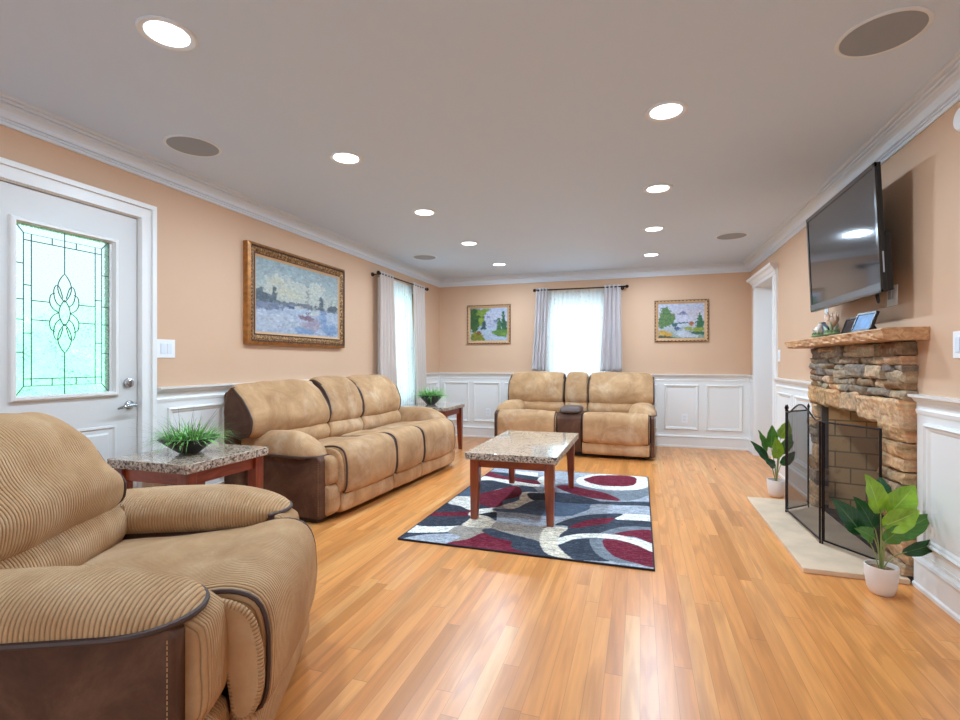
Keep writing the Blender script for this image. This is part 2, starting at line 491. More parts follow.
def mat_leaded():
    """obscure textured glass: lets sky and garden through blurred by its pebbled surface"""
    t = NT('pebbled_leaded_glass'); co = t.coord('Object')
    rf = t.n('ShaderNodeBsdfRefraction'); rf.inputs['Roughness'].default_value = 0.55; rf.inputs['IOR'].default_value = 1.12
    rf.inputs['Color'].default_value = (0.90, 1.0, 0.97, 1)
    tr = t.n('ShaderNodeBsdfTransparent'); tr.inputs[0].default_value = (0.86, 0.99, 0.95, 1)
    nz = t.noise(co, 150, 2, 0.5)
    bp = t.n('ShaderNodeBump'); bp.inputs['Strength'].default_value = 0.8; bp.inputs['Distance'].default_value = 0.004
    t.l(nz, bp.inputs['Height']); t.l(bp.outputs[0], rf.inputs['Normal'])
    m = t.n('ShaderNodeMixShader'); t.l(t.ramp(t.noise(co, 90, 2), [(0.4, (0, 0, 0)), (0.6, (255, 255, 255))]), m.inputs[0])
    t.l(rf.outputs[0], m.inputs[1]); t.l(tr.outputs[0], m.inputs[2]); t.l(m.outputs[0], t.out.inputs['Surface'])
    return t.m

WHITE = simple('white_trim_paint', (228, 226, 222), 0.35)
CROWNW = simple('crown_white_paint', (216, 224, 234), 0.35)
WHITE_CASE = simple('white_casing_paint', (232, 230, 227), 0.35)
DOORW = simple('pale_grey_door_paint', (214, 212, 209), 0.4)
CEIL = simple('ceiling_paint', (204, 221, 243), 0.7)
PEACH = mat_wall()
FLOOR = mat_wood_floor()
TAN = mat_corduroy('tan_corduroy_fine', (158, 118, 82), (206, 166, 124), 0.0125, 0.35, 0.0015, worn=0.35)
TAN_BIG = mat_corduroy('tan_corduroy_wide_wale', (180, 136, 94), (216, 178, 136), 0.0105, 1.0, 0.004, worn=0.2)
SUEDE = mat_suede()
PIPING = simple('dark_brown_piping', (72, 50, 42), 0.6)
BLACK = simple('black_base', (22, 20, 20), 0.6)
GRANITE = mat_granite(); GEDGE = mat_granite_edge()
CHERRY = mat_wood('cherry_wood', (104, 42, 22), (158, 74, 42), 0.28, (1, 1, 0.15), 0.4, 14)
CHERRYX = mat_wood('cherry_wood_rail', (112, 46, 24), (162, 78, 44), 0.28, (0.2, 0.2, 1), 0.4, 14)
DARKM = simple('dark_bronze_metal', (38, 30, 30), 0.35, 0.7)
CHROME = simple('brushed_nickel', (190, 190, 192), 0.25, 1.0)
PLATE = simple('white_plastic_plate', (235, 235, 235), 0.35)
PLATEG = simple('grey_plate_detail', (170, 172, 176), 0.4)
SHEER = mat_sheer('white_sheer_voile', (236, 244, 244), 0.26)
CURT_F = mat_curtain('silver_grey_curtain', (204, 196, 196), 0.15)
CURT_L = mat_curtain('warm_grey_curtain', (214, 198, 188), 0.15)

# ---------------------------------------------------------------- the room shell
def wc(side, s, d, z):
    if side == 'left': return (XL + d, s, z)
    if side == 'right': return (XR - d, s, z)
    if side == 'far': return (s, YF - d, z)
    return (s, YB + d, z)
def strip(mb, side, a, b, prof, ma=0, mbb=0):
    """moulding of outline (d, z) along a wall from a to b; ma / mbb = 1 mitres that end"""
    n = len(prof)
    vs = [wc(side, a + d * ma, d, z) for d, z in prof] + [wc(side, b - d * mbb, d, z) for d, z in prof]
    fs = [(i, (i + 1) % n, (i + 1) % n + n, i + n) for i in range(n)] + [tuple(range(n))[::-1], tuple(range(n, 2 * n))]
    mb.add(vs, fs)
def wbox(mb, side, a, b, d0, d1, z0, z1):
    p = [wc(side, s, d, z) for z in (z0, z1) for d in (d0, d1) for s in (a, b)]
    mb.add(p, [(0, 2, 3, 1), (4, 5, 7, 6), (0, 1, 5, 4), (2, 6, 7, 3), (0, 4, 6, 2), (1, 3, 7, 5)])
def frame_ring(mb, side, a, b, z0, z1, w, prof):
    """picture-frame moulding: rectangle a..b, z0..z1 outside; prof = (inset, d) from outer edge inward"""
    rings = []
    for ins, d in prof:
        rings.append([wc(side, a + ins, d, z0 + ins), wc(side, b - ins, d, z0 + ins), wc(side, b - ins, d, z1 - ins), wc(side, a + ins, d, z1 - ins)])
    vs = [p for r in rings for p in r]; fs = []
    for i in range(len(rings) - 1):
        for k in range(4): fs.append((i * 4 + k, i * 4 + (k + 1) % 4, i * 4 + 4 + (k + 1) % 4, i * 4 + 4 + k))
    mb.add(vs, fs)

m = MB(); m.box(XL - 0.3, XR + 1.6, YB - 0.3, YF + 0.3, -0.1, 0.0); struct(m.build('floor', FLOOR))
m = MB(); m.box(XL - 0.3, XR + 1.6, YB - 0.3, YF + 0.3, ZC, ZC + 0.12); struct(m.build('ceiling', CEIL))

DY0, DY1, DZ = 1.39, 2.304, 2.053          # front door leaf
WLY0, WLY1, WLZ0, WLZ1 = 5.36, 6.28, 0.60, 2.10   # window in the left wall
WFX0, WFX1, WFZ0, WFZ1 = -1.31, -0.39, 0.72, 2.07  # window in the far wall
OY0, OY1, OZ = 5.99, 6.82, 2.07            # opening in the right wall
m = MB()
def wl(a, b, z0, z1): m.box(XL - 0.16, XL, a, b, z0, z1)
wl(YB, DY0 - 0.02, 0, ZC); wl(DY0 - 0.02, DY1 + 0.02, DZ + 0.02, ZC); wl(DY1 + 0.02, WLY0, 0, ZC); wl(WLY0, WLY1, 0, WLZ0); wl(WLY0, WLY1, WLZ1, ZC); wl(WLY1, YF + 0.16, 0, ZC)
struct(m.build('wall_left', PEACH))
m = MB()
def wf(a, b, z0, z1): m.box(a, b, YF, YF + 0.16, z0, z1)
wf(XL, WFX0, 0, ZC); wf(WFX0, WFX1, 0, WFZ0); wf(WFX0, WFX1, WFZ1, ZC); wf(WFX1, XR + 0.25, 0, ZC)
struct(m.build('wall_far', PEACH))
FBY0, FBY1, FBZ = 3.36, 4.42, 0.82         # firebox opening
m = MB()
def wr(a, b, z0, z1, t=0.25): m.box(XR, XR + t, a, b, z0, z1)
wr(YB, FBY0, 0, ZC); wr(FBY0, FBY1, FBZ + 0.04, ZC); wr(FBY1, OY0 - 0.01, 0, ZC); wr(OY0 - 0.01, OY1 + 0.01, OZ + 0.01, ZC); wr(OY1 + 0.01, YF, 0, ZC)
struct(m.build('wall_right', PEACH))
m = MB()
m.box(XL, -2.55, YB - 0.16, YB, 0, ZC); m.box(0.95, XR, YB - 0.16, YB, 0, ZC)
m.box(-2.55, 0.95, YB - 0.16, YB, 0, 0.55); m.box(-2.55, 0.95, YB - 0.16, YB, 2.3, ZC)
struct(m.build('wall_back', PEACH))
# the hall past the cased opening
m = MB(); m.box(XR + 1.5, XR + 1.6, 5.2, YF + 0.3, 0, ZC); m.box(XR + 0.25, XR + 1.6, YF + 0.2, YF + 0.3, 0, ZC); m.box(XR + 0.25, XR + 1.5, 5.2, 5.3, 0, ZC)
struct(m.build('wall_hall', WHITE))

# wainscot, chair rail, baseboard, crown
RAIL = [(0, 0.885), (0.016, 0.885), (0.020, 0.905), (0.014, 0.915), (0.014, 0.942), (0.026, 0.950), (0.036, 0.966), (0.052, 0.972), (0.054, 0.985), (0.0, 0.985)]
BASE = [(0, 0.0), (0.034, 0.0), (0.034, 0.018), (0.026, 0.026), (0.026, 0.135), (0.034, 0.142), (0.030, 0.155), (0.018, 0.166), (0.018, 0.182), (0.0, 0.182)]
CROWN = [(0, 2.325), (0.010, 2.325), (0.014, 2.332), (0.014, 2.340), (0.022, 2.342), (0.022, 2.350), (0.018, 2.354), (0.030, 2.356), (0.034, 2.364), (0.036, 2.376), (0.044, 2.388), (0.058, 2.397), (0.070, 2.400), (0.076, 2.406), (0.070, 2.411), (0.086, 2.412), (0.088, 2.422), (0.084, 2.426), (0.100, 2.427), (0.106, 2.432), (0.104, 2.436), (0.112, 2.437), (0.112, 2.44), (0, 2.44)]
PAN = [(0.0, 0.012), (0.003, 0.026), (0.012, 0.031), (0.020, 0.022), (0.030, 0.020), (0.040, 0.012)]
WT = 0.012
n_trim = [0]
def trim(mb, mat=WHITE, smooth=False, name=None):
    n_trim[0] += 1
    return struct(mb.build(name or 'trim_%d' % n_trim[0], mat))
def wainscot(side, a, b, panels, ma=0, mbb=0):
    mb = MB(); wbox(mb, side, a, b, 0, WT, 0.0, 0.93)
    for p, q in panels: frame_ring(mb, side, p, q, 0.235, 0.845, 0.04, PAN)
    trim(mb)
    mb = MB(); strip(mb, side, a, b, RAIL, ma, mbb); trim(mb)
    mb = MB(); strip(mb, side, a, b, BASE, ma, mbb); trim(mb, name='baseboard_' + side)
wainscot('left', 2.413, WLY0 - 0.07, [(2.49, 2.985), (3.08, 3.62), (3.71, 4.25), (4.34, 4.88)])
wainscot('left', WLY1 + 0.07, YF, [(6.46, 7.1)], 0, 1)
wainscot('left', YB, 1.28, [(-2.0, -1.2), (-1.1, -0.3), (-0.2, 0.5), (0.6, 1.2)])
wainscot('far', XL, WFX0 - 0.07, [(-2.935, -2.51), (-2.435, -2.01), (-1.93, -1.47)], 1, 0)
wainscot('far', WFX1 + 0.07, XR, [(-0.24, 0.22), (0.313, 0.745), (0.835, 1.275)], 0, 1)
wainscot('right', YB, 3.115, [(-1.9, -0.9), (-0.8, 0.2), (0.3, 1.0), (1.1, 1.97), (2.07, 3.03)])
wainscot('right', 4.60, 5.87, [(4.68, 5.2), (5.28, 5.79)])
wainscot('right', 6.945, YF, [], 0, 1)
for side, a, b in (('left', YB, YF), ('right', YB, YF)):
    mb = MB(); strip(mb, side, a, b, CROWN, 0, 1); trim(mb, CROWNW)
mb = MB(); strip(mb, 'far', XL, XR, CROWN, 1, 1); trim(mb, CROWNW)
mb = MB(); mb.box(XL + 0.03, -2.55, YB, YB + 0.03, 0, 0.18); mb.box(0.95, XR - 0.03, YB, YB + 0.03, 0, 0.18); mb.box(-2.55, 0.95, YB, YB + 0.03, 0, 0.18); trim(mb, name='baseboard_back')

# casing of the front door
def casing(side, a, b, z, w, z0=0.0, mat=WHITE_CASE, bottom=False):
    """stepped casing round an opening a..b up to z"""
    mb = MB()
    for ins, wd, d in ((0, w, 0.018), (0.0015, w * 0.35, 0.026), (w * 0.72, w * 0.28 + 0.0015, 0.034)):
        zb = z0 - ins if bottom else z0
        wbox(mb, side, a - ins - wd, a - ins, 0, d, zb, z + ins)
        wbox(mb, side, b + ins, b + ins + wd, 0, d, zb, z + ins)
        wbox(mb, side, a - ins - wd, b + ins + wd, 0, d, z + ins, z + ins + wd)
        if bottom: wbox(mb, side, a - ins - wd, b + ins + wd, 0, d, z0 - ins - wd, z0 - ins)
    return mb
trim(casing('left', DY0, DY1, DZ + 0.005, 0.094), WHITE_CASE)
mb = MB(); mb.box(XL - 0.158, XL + 0.002, DY0 - 0.03, DY0 - 0.001, 0, DZ + 0.03); mb.box(XL - 0.158, XL + 0.002, DY1 + 0.001, DY1 + 0.03, 0, DZ + 0.03); mb.box(XL - 0.158, XL + 0.002, DY0, DY1, DZ + 0.001, DZ + 0.03)
mb.box(XL - 0.09, XL - 0.058, DY0 - 0.002, DY0 + 0.014, 0, DZ); mb.box(XL - 0.09, XL - 0.058, DY1 - 0.014, DY1 + 0.002, 0, DZ); mb.box(XL - 0.09, XL - 0.058, DY0, DY1, DZ - 0.014, DZ + 0.002)
trim(mb, WHITE_CASE)

# front door: leaf with an opening for its leaded light
GY0, GY1, GZ0, GZ1 = 1.632, 2.176, 0.945, 1.893
leaf = MB(); lx0, lx1 = XL - 0.055, XL - 0.012
gi = 0.029
a, b, z0, z1 = GY0 + gi, GY1 - gi - 0.016, GZ0 + gi, GZ1 - gi
for q in ((DY0 + .003, a, 0.006, DZ - .003), (b, DY1 - .003, 0.006, DZ - .003), (a, b, 0.006, z0), (a, b, z1, DZ - .003)): leaf.box(lx0, lx1, *q)
door = struct(leaf.build('door_1', DOORW, bevel=0.0))
def ring_x(mb, y0, y1, za, zb, prof):
    rings = [[(XL + d, y0 + i, za + i), (XL + d, y1 - i, za + i), (XL + d, y1 - i, zb - i), (XL + d, y0 + i, zb - i)] for i, d in prof]
    vs = [p for r in rings for p in r]; fs = []
    for i in range(len(rings) - 1):
        for k in range(4): fs.append((i * 4 + k, i * 4 + (k + 1) % 4, i * 4 + 4 + (k + 1) % 4, i * 4 + 4 + k))
    mb.add(vs, fs)
mb = MB(); ring_x(mb, GY0, GY1, GZ0, GZ1, [(0, -0.012), (0.002, 0.004), (0.010, 0.010), (0.022, 0.010), (0.026, -0.002), (0.028, -0.002), (0.030, -0.018)])
mb.build('glass_frame', WHITE, door)
for y0, y1 in ((1.50, 1.82), (1.88, 2.172)):
    mb = MB(); ring_x(mb, y0, y1, 0.16, 0.772, [(0, -0.013), (0.004, -0.006), (0.014, -0.004), (0.026, -0.014), (0.040, -0.014), (0.055, -0.007), (0.06, -0.007)])
    mb.box(XL - 0.013, XL - 0.007, y0 + 0.06, y1 - 0.06, 0.22, 0.712)
    mb.build('door_panel', DOORW, door)
mb = MB(); mb.box(XL - 0.024, XL - 0.018, a, b, z0, z1); mb.build('leaded_glass', mat_leaded(), door)
# lead cames
LEAD = simple('lead_came', (62, 78, 84), 0.6, 0.0)
cm = MB(); cxx = XL - 0.0165
def came(pts, r=0.0027): cm.tube([(cxx, y, z) for y, z in pts], r, 5)
gy0, gy1, gz0, gz1 = 1.664, 2.128, 0.975, 1.862
came([(1.699, 1.024), (1.699, 1.818), (2.088, 1.818), (2.088, 1.024), (1.699, 1.024)])
for (p, q) in (((gy0, gz0), (1.699, 1.024)), ((gy1, gz0), (2.088, 1.024)), ((gy0, gz1), (1.699, 1.818)), ((gy1, gz1), (2.088, 1.818))): came([p, q])
came([(1.734, 1.024), (1.734, 1.818)]); came([(2.052, 1.024), (2.052, 1.818)])
came([(1.699, 1.783), (2.088, 1.783)]); came([(1.699, 1.062), (2.088, 1.062)])
Yc = 1.891
came([(Yc, 1.862), (Yc, 1.636)]); came([(Yc, 0.975), (Yc, 1.199)])
for z in (1.472, 1.371): came([(1.734, z), (1.82, z)]); came([(1.962, z), (2.052, z)])
for z in (1.66, 1.475, 1.37, 1.20): came([(gy0, z), (1.699, z)]); came([(2.088, z), (gy1, z)])
for z in (1.55, 1.30): came([(1.699, z), (1.734, z)]); came([(2.052, z - .04), (2.088, z - .04)])
for y in (1.83, 1.95): came([(y, 1.818), (y, 1.783)]); came([(y, 1.024), (y, 1.062)])
def leafshape(y0, z0, y1, z1, w, side=0):
    """pointed oval from one tip to the other"""
    o = []; v = Vector((y1 - y0, z1 - z0)); nrm = Vector((-v.y, v.x)).normalized()
    for sgn in (1, -1):
        seq = [(Vector((y0, z0)) + v * t + nrm * sgn * w * math.sin(PI * t) ** 0.85) for t in np.linspace(0, 1, 13)]
        o += seq if sgn == 1 else seq[::-1][1:]
    came([(p.x, p.y) for p in o])
zc = 1.42
leafshape(Yc, zc - 0.072, Yc, zc + 0.072, 0.028)
leafshape(Yc, zc + 0.06, Yc, 1.636, 0.034); leafshape(Yc, zc - 0.06, Yc, 1.199, 0.034)
for sy in (-1, 1):
    for sz in (-1, 1):
        came([(Yc + sy * p, zc + sz * q) for p, q in smooth_open([(0.008, 0.08), (0.026, 0.140), (0.044, 0.146), (0.054, 0.110), (0.044, 0.06), (0.022, 0.035)], 18)])
        came([(Yc + sy * p, zc + sz * q) for p, q in smooth_open([(0.048, 0.105), (0.068, 0.090), (0.072, 0.050), (0.056, 0.018), (0.028, 0.0)], 16)])
cm.build('lead_came', LEAD, door, smooth=True)
dbm = MB(); dbm.lathe([(0.030, -0.012), (0.030, 0.0), (0.026, 0.006), (0.018, 0.008), (0.018, 0.016), (0.0, 0.017)], (XL, 2.243, 1.020), 24, 'x')
dbm.box(XL + 0.014, XL + 0.03, 2.239, 2.247, 1.004, 1.036)
dbm.build('deadbolt', CHROME, door, smooth=True)
hm = MB(); hm.lathe([(0.028, -0.012), (0.028, -0.002), (0.018, 0.006), (0.011, 0.012), (0.011, 0.045), (0.0, 0.048)], (XL, 2.247, 0.883), 24, 'x')
hm.tube([(XL + 0.040, 2.255, 0.883), (XL + 0.044, 2.225, 0.885), (XL + 0.044, 2.19, 0.881), (XL + 0.040, 2.160, 0.874), (XL + 0.034, 2.145, 0.868)], [0.011, 0.012, 0.010, 0.008, 0.005], 10)
hm.build('door_handle', CHROME, door, smooth=True)
mb = MB(); mb.box(XL - 0.16, XL + 0.01, DY0 - 0.02, DY1 + 0.02, 0, 0.006); trim(mb, simple('brass_threshold', (140, 110, 70), 0.4, 0.8))

# cased opening on the right with its crown header
mb = MB()
mb.box(XR - 0.004, XR + 0.254, OY1, OY1 + 0.03, 0, OZ + .02); mb.box(XR - 0.004, XR + 0.254, OY0 - 0.03, OY0, 0, OZ + .02); mb.box(XR - 0.004, XR + 0.254, OY0, OY1, OZ, OZ + 0.02)
trim(mb, WHITE_CASE)
mb = MB()
for y0, y1 in ((OY0 - 0.125, OY0 - 0.006), (OY1 + 0.006, OY1 + 0.125)):
    mb.box(XR - 0.022, XR, y0, y1, 0, OZ + 0.01); mb.box(XR - 0.030, XR, y0 + 0.02, y1 - 0.02, 0.2, OZ - 0.03)
    mb.box(XR - 0.034, XR, y0 - 0.004, y1 + 0.004, 0, 0.2)
HD = [(0, OZ), (0.030, OZ), (0.030, OZ + 0.035), (0.042, OZ + 0.045), (0.060, OZ + 0.075), (0.085, OZ + 0.090), (0.090, OZ + 0.115), (0, OZ + 0.115)]
y0, y1 = OY0 - 0.13, OY1 + 0.13
n = len(HD)
vs = [(XR - d, y0 - max(0, d - 0.03), z) for d, z in HD] + [(XR - d, y1 + max(0, d - 0.03), z) for d, z in HD]
mb.add(vs, [(i, (i + 1) % n, (i + 1) % n + n, i + n) for i in range(n)] + [tuple(range(n))[::-1], tuple(range(n, 2 * n))])
trim(mb, WHITE_CASE)

# windows (frame > sash > pane)
def window(n, side, a, b, z0, z1, mid):
    f = MB()
    for q in ((a, a + 0.035, z0, z1), (b - 0.035, b, z0, z1), (a, b, z0, z0 + 0.035), (a, b, z1 - 0.035, z1)): wbox(f, side, q[0], q[1], -0.14, -0.02, q[2], q[3])
    fo = struct(f.build('window_%d' % n, WHITE_CASE))
    a += 0.037; b -= 0.037; z0 += 0.037; z1 -= 0.037
    for (s0, s1, d0) in ((mid - 0.02, z1, -0.12), (z0, mid + 0.02, -0.085)):
        s = MB()
        for q in ((a, a + 0.045, s0, s1), (b - 0.045, b, s0, s1), (a + 0.045, b - 0.045, s0, s0 + 0.04), (a + 0.045, b - 0.045, s1 - 0.04, s1)): wbox(s, side, q[0], q[1], d0, d0 + 0.03, q[2], q[3])
        so = s.build('sash', WHITE_CASE, fo)
        p = MB(); wbox(p, side, a + 0.045, b - 0.045, d0 + 0.012, d0 + 0.016, s0 + 0.04, s1 - 0.04); p.build('pane', PANE, so)
    cb = casing(side, a - 0.04, b + 0.04, z1 + 0.038, 0.07, z0 - 0.038, bottom=True); c2 = cb.build('window_casing', WHITE_CASE, fo)
    return fo
PANE = mat_pane('window_pane_glass')
window(1, 'left', WLY0, WLY1, WLZ0, WLZ1, 1.37)
window(2, 'far', WFX0, WFX1, WFZ0, WFZ1, 1.366)
# unseen rear window, added behind the camera to let light in
f = MB()
for x in np.linspace(-2.55, 0.95, 4): f.box(x - 0.03, x + 0.03, YB - 0.13, YB - 0.04, 0.55, 2.3)
f.box(-2.55, 0.95, YB - 0.13, YB - 0.04, 0.55, 0.61); f.box(-2.55, 0.95, YB - 0.13, YB - 0.04, 2.24, 2.3)
rw = struct(f.build('window_3', WHITE_CASE))
for x in np.linspace(-2.55, 0.95, 4)[:3]:
    f = MB(); f.box(x + 0.03, x + 1.1367, YB - 0.088, YB - 0.083, 0.61, 2.24); f.build('pane', PANE, rw)

# ground and greenery outside, seen through the door glass
GRASS = simple('lawn', (96, 128, 74), 0.95, var=0.2, vs=3)
m = MB(); m.box(-40, -3.32, -25, 35, -0.4, -0.25); struct(m.build('ground_outside', GRASS))
HEDGE = simple('garden_hedge', (122, 180, 156), 0.9, var=0.35, vs=2.5, bump=(5, 1.0, 0.2))
mb = MB(); rnd = random.Random(3)
for i in range(16):
    mb.ball((-9.5 + rnd.uniform(-.7, .7), -1.5 + i * 0.85, rnd.uniform(0.2, 0.5)), 1.0, (1.0, 1.0, rnd.uniform(1.2, 1.9)), 14, 10)
tag(mb.build('garden_hedge', HEDGE, smooth=True), kind='stuff', label='blurred green hedge outside the leaded door glass', cat='hedge')

# ---------------------------------------------------------------- reclining seats
CHAISE = [(0.62, 0.455), (0.45, 0.480), (0.27, 0.500), (0.13, 0.530), (0.05, 0.532), (-0.015, 0.500), (-0.045, 0.430), (-0.052, 0.330), (-0.045, 0.235), (-0.022, 0.190),
          (0.02, 0.195), (0.035, 0.28), (0.05, 0.37), (0.12, 0.40), (0.30, 0.37), (0.62, 0.345)]
HEAD = [(0.585, 0.595), (0.525, 0.635), (0.512, 0.725), (0.542, 0.835), (0.600, 0.925), (0.670, 0.980), (0.740, 0.997), (0.800, 0.965), (0.822, 0.890), (0.810, 0.780), (0.760, 0.660), (0.680, 0.598)]
LUMB = [(0.555, 0.455), (0.510, 0.495), (0.502, 0.550), (0.530, 0.605), (0.590, 0.650), (0.680, 0.650), (0.730, 0.600), (0.720, 0.500), (0.63, 0.445)]
KICK = [(-0.012, 0.060), (-0.020, 0.110), (-0.012, 0.170), (0.012, 0.200), (0.06, 0.20), (0.09, 0.13), (0.06, 0.050), (0.02, 0.045)]

def shift(prof, dy=0, dz=0): return [(y + dy, z + dz) for y, z in prof]
def side_piping(mb, loop, k0, k1, r):
    n = len(loop); mb.tube([loop[k % n] for k in range(k0, k1)], r, 6)

def arm(root, x0, x1, fab, seed, y0=0.085, y1=0.84, zt=0.632, seam=0.545, body=None, pf=0.05):
    """padded arm top, piping at its seam, dark side panel and two padded blocks on its front"""
    cx, hw = (x0 + x1) / 2, (x1 - x0) / 2
    mb = MB(); V = []; F = []; U = []; n = 44; ys = []
    e = [1 - math.cos(t) for t in np.linspace(0, PI / 2, 12)]
    front = [y0 + 0.16 * q for q in e]; rear = [y1 - 0.06 * q for q in e[::-1]][:-1]
    ys = front + list(np.linspace(y0 + 0.16, y1 - 0.06, 26))[1:-1] + rear + [y1]
    seamL = []; seamR = []
    for y in ys:
        tf = min(1.0, (y - y0) / 0.16); tr = min(1.0, (y1 - y) / 0.06)
        wf = max(0.02, (1 - (1 - tf) ** 2.4) ** 0.5) * max(0.05, (1 - (1 - tr) ** 2) ** 0.5)
        hf = max(0.05, (1 - (1 - min(1.0, (y - y0) / 0.30)) ** 2.2) ** 0.8) * max(0.05, (1 - (1 - tr) ** 2) ** 0.5)
        dip = 0.018 * math.sin(PI * min(1, max(0, (y - y0) / (y1 - y0)))) - 0.012
        sm = seam
        for k in range(n):
            a = 2 * PI * k / n; c, s = math.cos(a), math.sin(a)
            x = cx + hw * wf * math.copysign(abs(c) ** 0.85, c)
            z = sm + ((zt - seam + dip) * hf * abs(s) ** 0.9 if s >= 0 else -(0.030 + (0.055 if c * (-cx) > 0 else 0.0) * min(1.0, abs(c) * 3)) * wf * abs(s))
            d = noise.noise(Vector((x * 5 + seed, y * 4, z * 5))) * 0.007 * min(1, hf * 1.5)
            V.append((x, y, z + (d if s > 0 else 0)))
        seamL.append((cx - hw * wf - 0.001, y, sm - 0.004)); seamR.append((cx + hw * wf + 0.001, y, sm - 0.004))
    for i in range(len(ys) - 1):
        for k in range(n):
            k2 = (k + 1) % n; F.append((i * n + k, i * n + k2, (i + 1) * n + k2, (i + 1) * n + k))
            U.append([(ys[i], k * .02), (ys[i], k * .02 + .02), (ys[i + 1], k * .02 + .02), (ys[i + 1], k * .02)])
    for i0 in (0, (len(ys) - 1) * n): F.append(tuple(range(i0, i0 + n))); U.append([(0, 0)] * n)
    mb.add(V, F, U); pad = mb.build('arm_pad', fab, root, smooth='all')
    inner, outer_ = (seamR, seamL) if cx < 0 else (seamL, seamR)
    mb = MB(); loop = outer_[::-1] + inner[:7]; mb.tube(loop, 0.0085, 8); mb.build('arm_piping', PIPING, pad, smooth=True)
    # side panel of dark suede below
    bx0, bx1 = body or (cx - hw + 0.028, cx + hw - 0.028)
    mb = MB(); mb.prism([(pf, 0.035), (0.84, 0.035), (0.84, 0.30), (0.82, seam + 0.004), (pf + 0.03, seam + 0.002), (pf, seam - 0.025)], bx0, bx1, 'x')
    sp = mb.build('side_panel', SUEDE, root, bevel=0.012, seg=3)
    st = MB(); r = random.Random(5)
    outer = bx0 - 0.001 if cx < 0 else bx1 + 0.001
    z = 0.06
    while z < seam - .03: st.tube([(outer, pf + .014, z), (outer, pf + .014, z + 0.008)], 0.0012, 4); z += 0.0125
    st.build('stitching', simple('tan_thread', (196, 160, 112), 0.8) if 'tan_thread' not in bpy.data.materials else bpy.data.materials['tan_thread'], sp)
    # padded front blocks
    for z0, z1 in (((0.270, seam - 0.02), (0.055, 0.265)) if bx1 - bx0 > 0.1 else ()):
        mb = MB(); h = (z1 - z0) / 2; zc2 = (z0 + z1) / 2
        pr = [(pf + dy_, z_) for dy_, z_ in ((0.03, z0), (-0.022, z0 + 0.006), (-0.042, z0 + 0.035), (-0.046, zc2), (-0.042, z1 - 0.035), (-0.022, z1 - 0.006), (0.03, z1))]; po = 0.055
        cushion(mb, pr, bx0 + (po if cx < 0 else 0.0), bx1 - (po if cx > 0 else 0.0), 0.025, 0.006, 40, 12, wr=0.003, seed=seed + z0)
        mb.build('arm_front_pad', fab, root, smooth='all')
    return pad

def seat_unit(root, x0, x1, fab, seed, corner=(0.04, 0.04), ck=0.03, kick=True, ext=(0.0, 0.0), low=0.0, deep=0.0, lat=0.0, hr=0.055):
    mb = MB(); A, B = cushion(mb, [(y + deep, z) if y > 0.4 else (y, z) for y, z in CHAISE], x0, x1, 0.045, 0.014, 84, 30, wr=0.006, seed=seed)
    st = mb.build('seat_cushion', fab, root, smooth='all')
    pp = MB(); n = len(A)
    def front(loop): return [p for p in loop if p.z > 0.20 and (p.y < 0.02 or p.z > 0.41) and p.y < 0.60]
    for loop, sg in ((A, -1), (B, 1)):
        L = sorted([p for p in loop if (p.y < -0.0 or p.z > 0.43)], key=lambda p: math.atan2(p.z - 0.30, p.y - 0.10))
        # order from the back edge over the knee and down the front
        L = sorted(L, key=lambda p: -math.atan2(p.y - 0.12, p.z - 0.28))
        L = [p + Vector((sg * 0.006, 0, 0)) for p in L]
        pp.tube(L, 0.0065, 6)
        if sg == -1: e0 = L[0]; e1 = L[-1]
        else: f0 = L[0]; f1 = L[-1]
    lo0 = min((e0, e1), key=lambda p: p.z); lo1 = min((f0, f1), key=lambda p: p.z)
    pp.tube([lo0, lo0 + Vector((0.02, -0.004, -0.008)), lo1 + Vector((-0.02, -0.004, -0.008)), lo1], 0.0065, 6)
    pp.build('seat_piping', PIPING, st, smooth=True)
    x0 += lat; x1 += lat
    mb = MB(); cushion(mb, shift(LUMB, deep), x0, x1, 0.04, 0.012, 56, 26, wr=0.005, seed=seed + 3)
    mb.build('lumbar_cushion', fab, root, smooth='all')
    x0 -= ext[0]; x1 += ext[1]
    mb = MB(); A, B = cushion(mb, [(y + low - (0.05 if y > 0.70 + deep and ext[0] > 0.1 else 0.0), z - low) if z > 0.8 else (y, z) for y, z in shift(HEAD, deep)], x0, x1, hr, 0.020, 64, 34, corner, ck, wr=0.010, seed=seed + 5)
    hc = mb.build('back_cushion', fab, root, smooth='all')
    if hr < 0.05:                         # the side faces are covered in the dark suede
        hc.data.materials.append(SUEDE)
        for p in hc.data.polygons:
            if abs(p.normal.x) > 0.8 and min(abs(p.center.x - x0), abs(p.center.x - x1)) < hr: p.material_index = 1
    pp = MB()
    for loop, sg in ((A, -1), (B, 1)):
        L = [p + Vector((sg * 0.007, 0, 0)) for p in loop if p.y < 0.74 + deep]
        L = sorted(L, key=lambda p: math.atan2(p.z - 0.80, -(p.y - 0.74 - deep)))
        pp.tube(L, 0.0065, 6)
    pp.tube([Vector((x0 + 0.02, 0.568 + deep, 0.604)), Vector(((x0 + x1) / 2, 0.546 + deep, 0.600)), Vector((x1 - 0.02, 0.568 + deep, 0.604))], 0.006, 6)
    pp.build('back_piping', PIPING, hc, smooth=True)
    x0 += ext[0] - lat; x1 -= ext[1] + lat
    if kick:
        mb = MB(); cushion(mb, KICK, x0 + 0.002, x1 - 0.002, 0.02, 0.004, 36, 16, wr=0.003, seed=seed + 9)
        mb.build('kick_panel', fab, root, smooth='all')

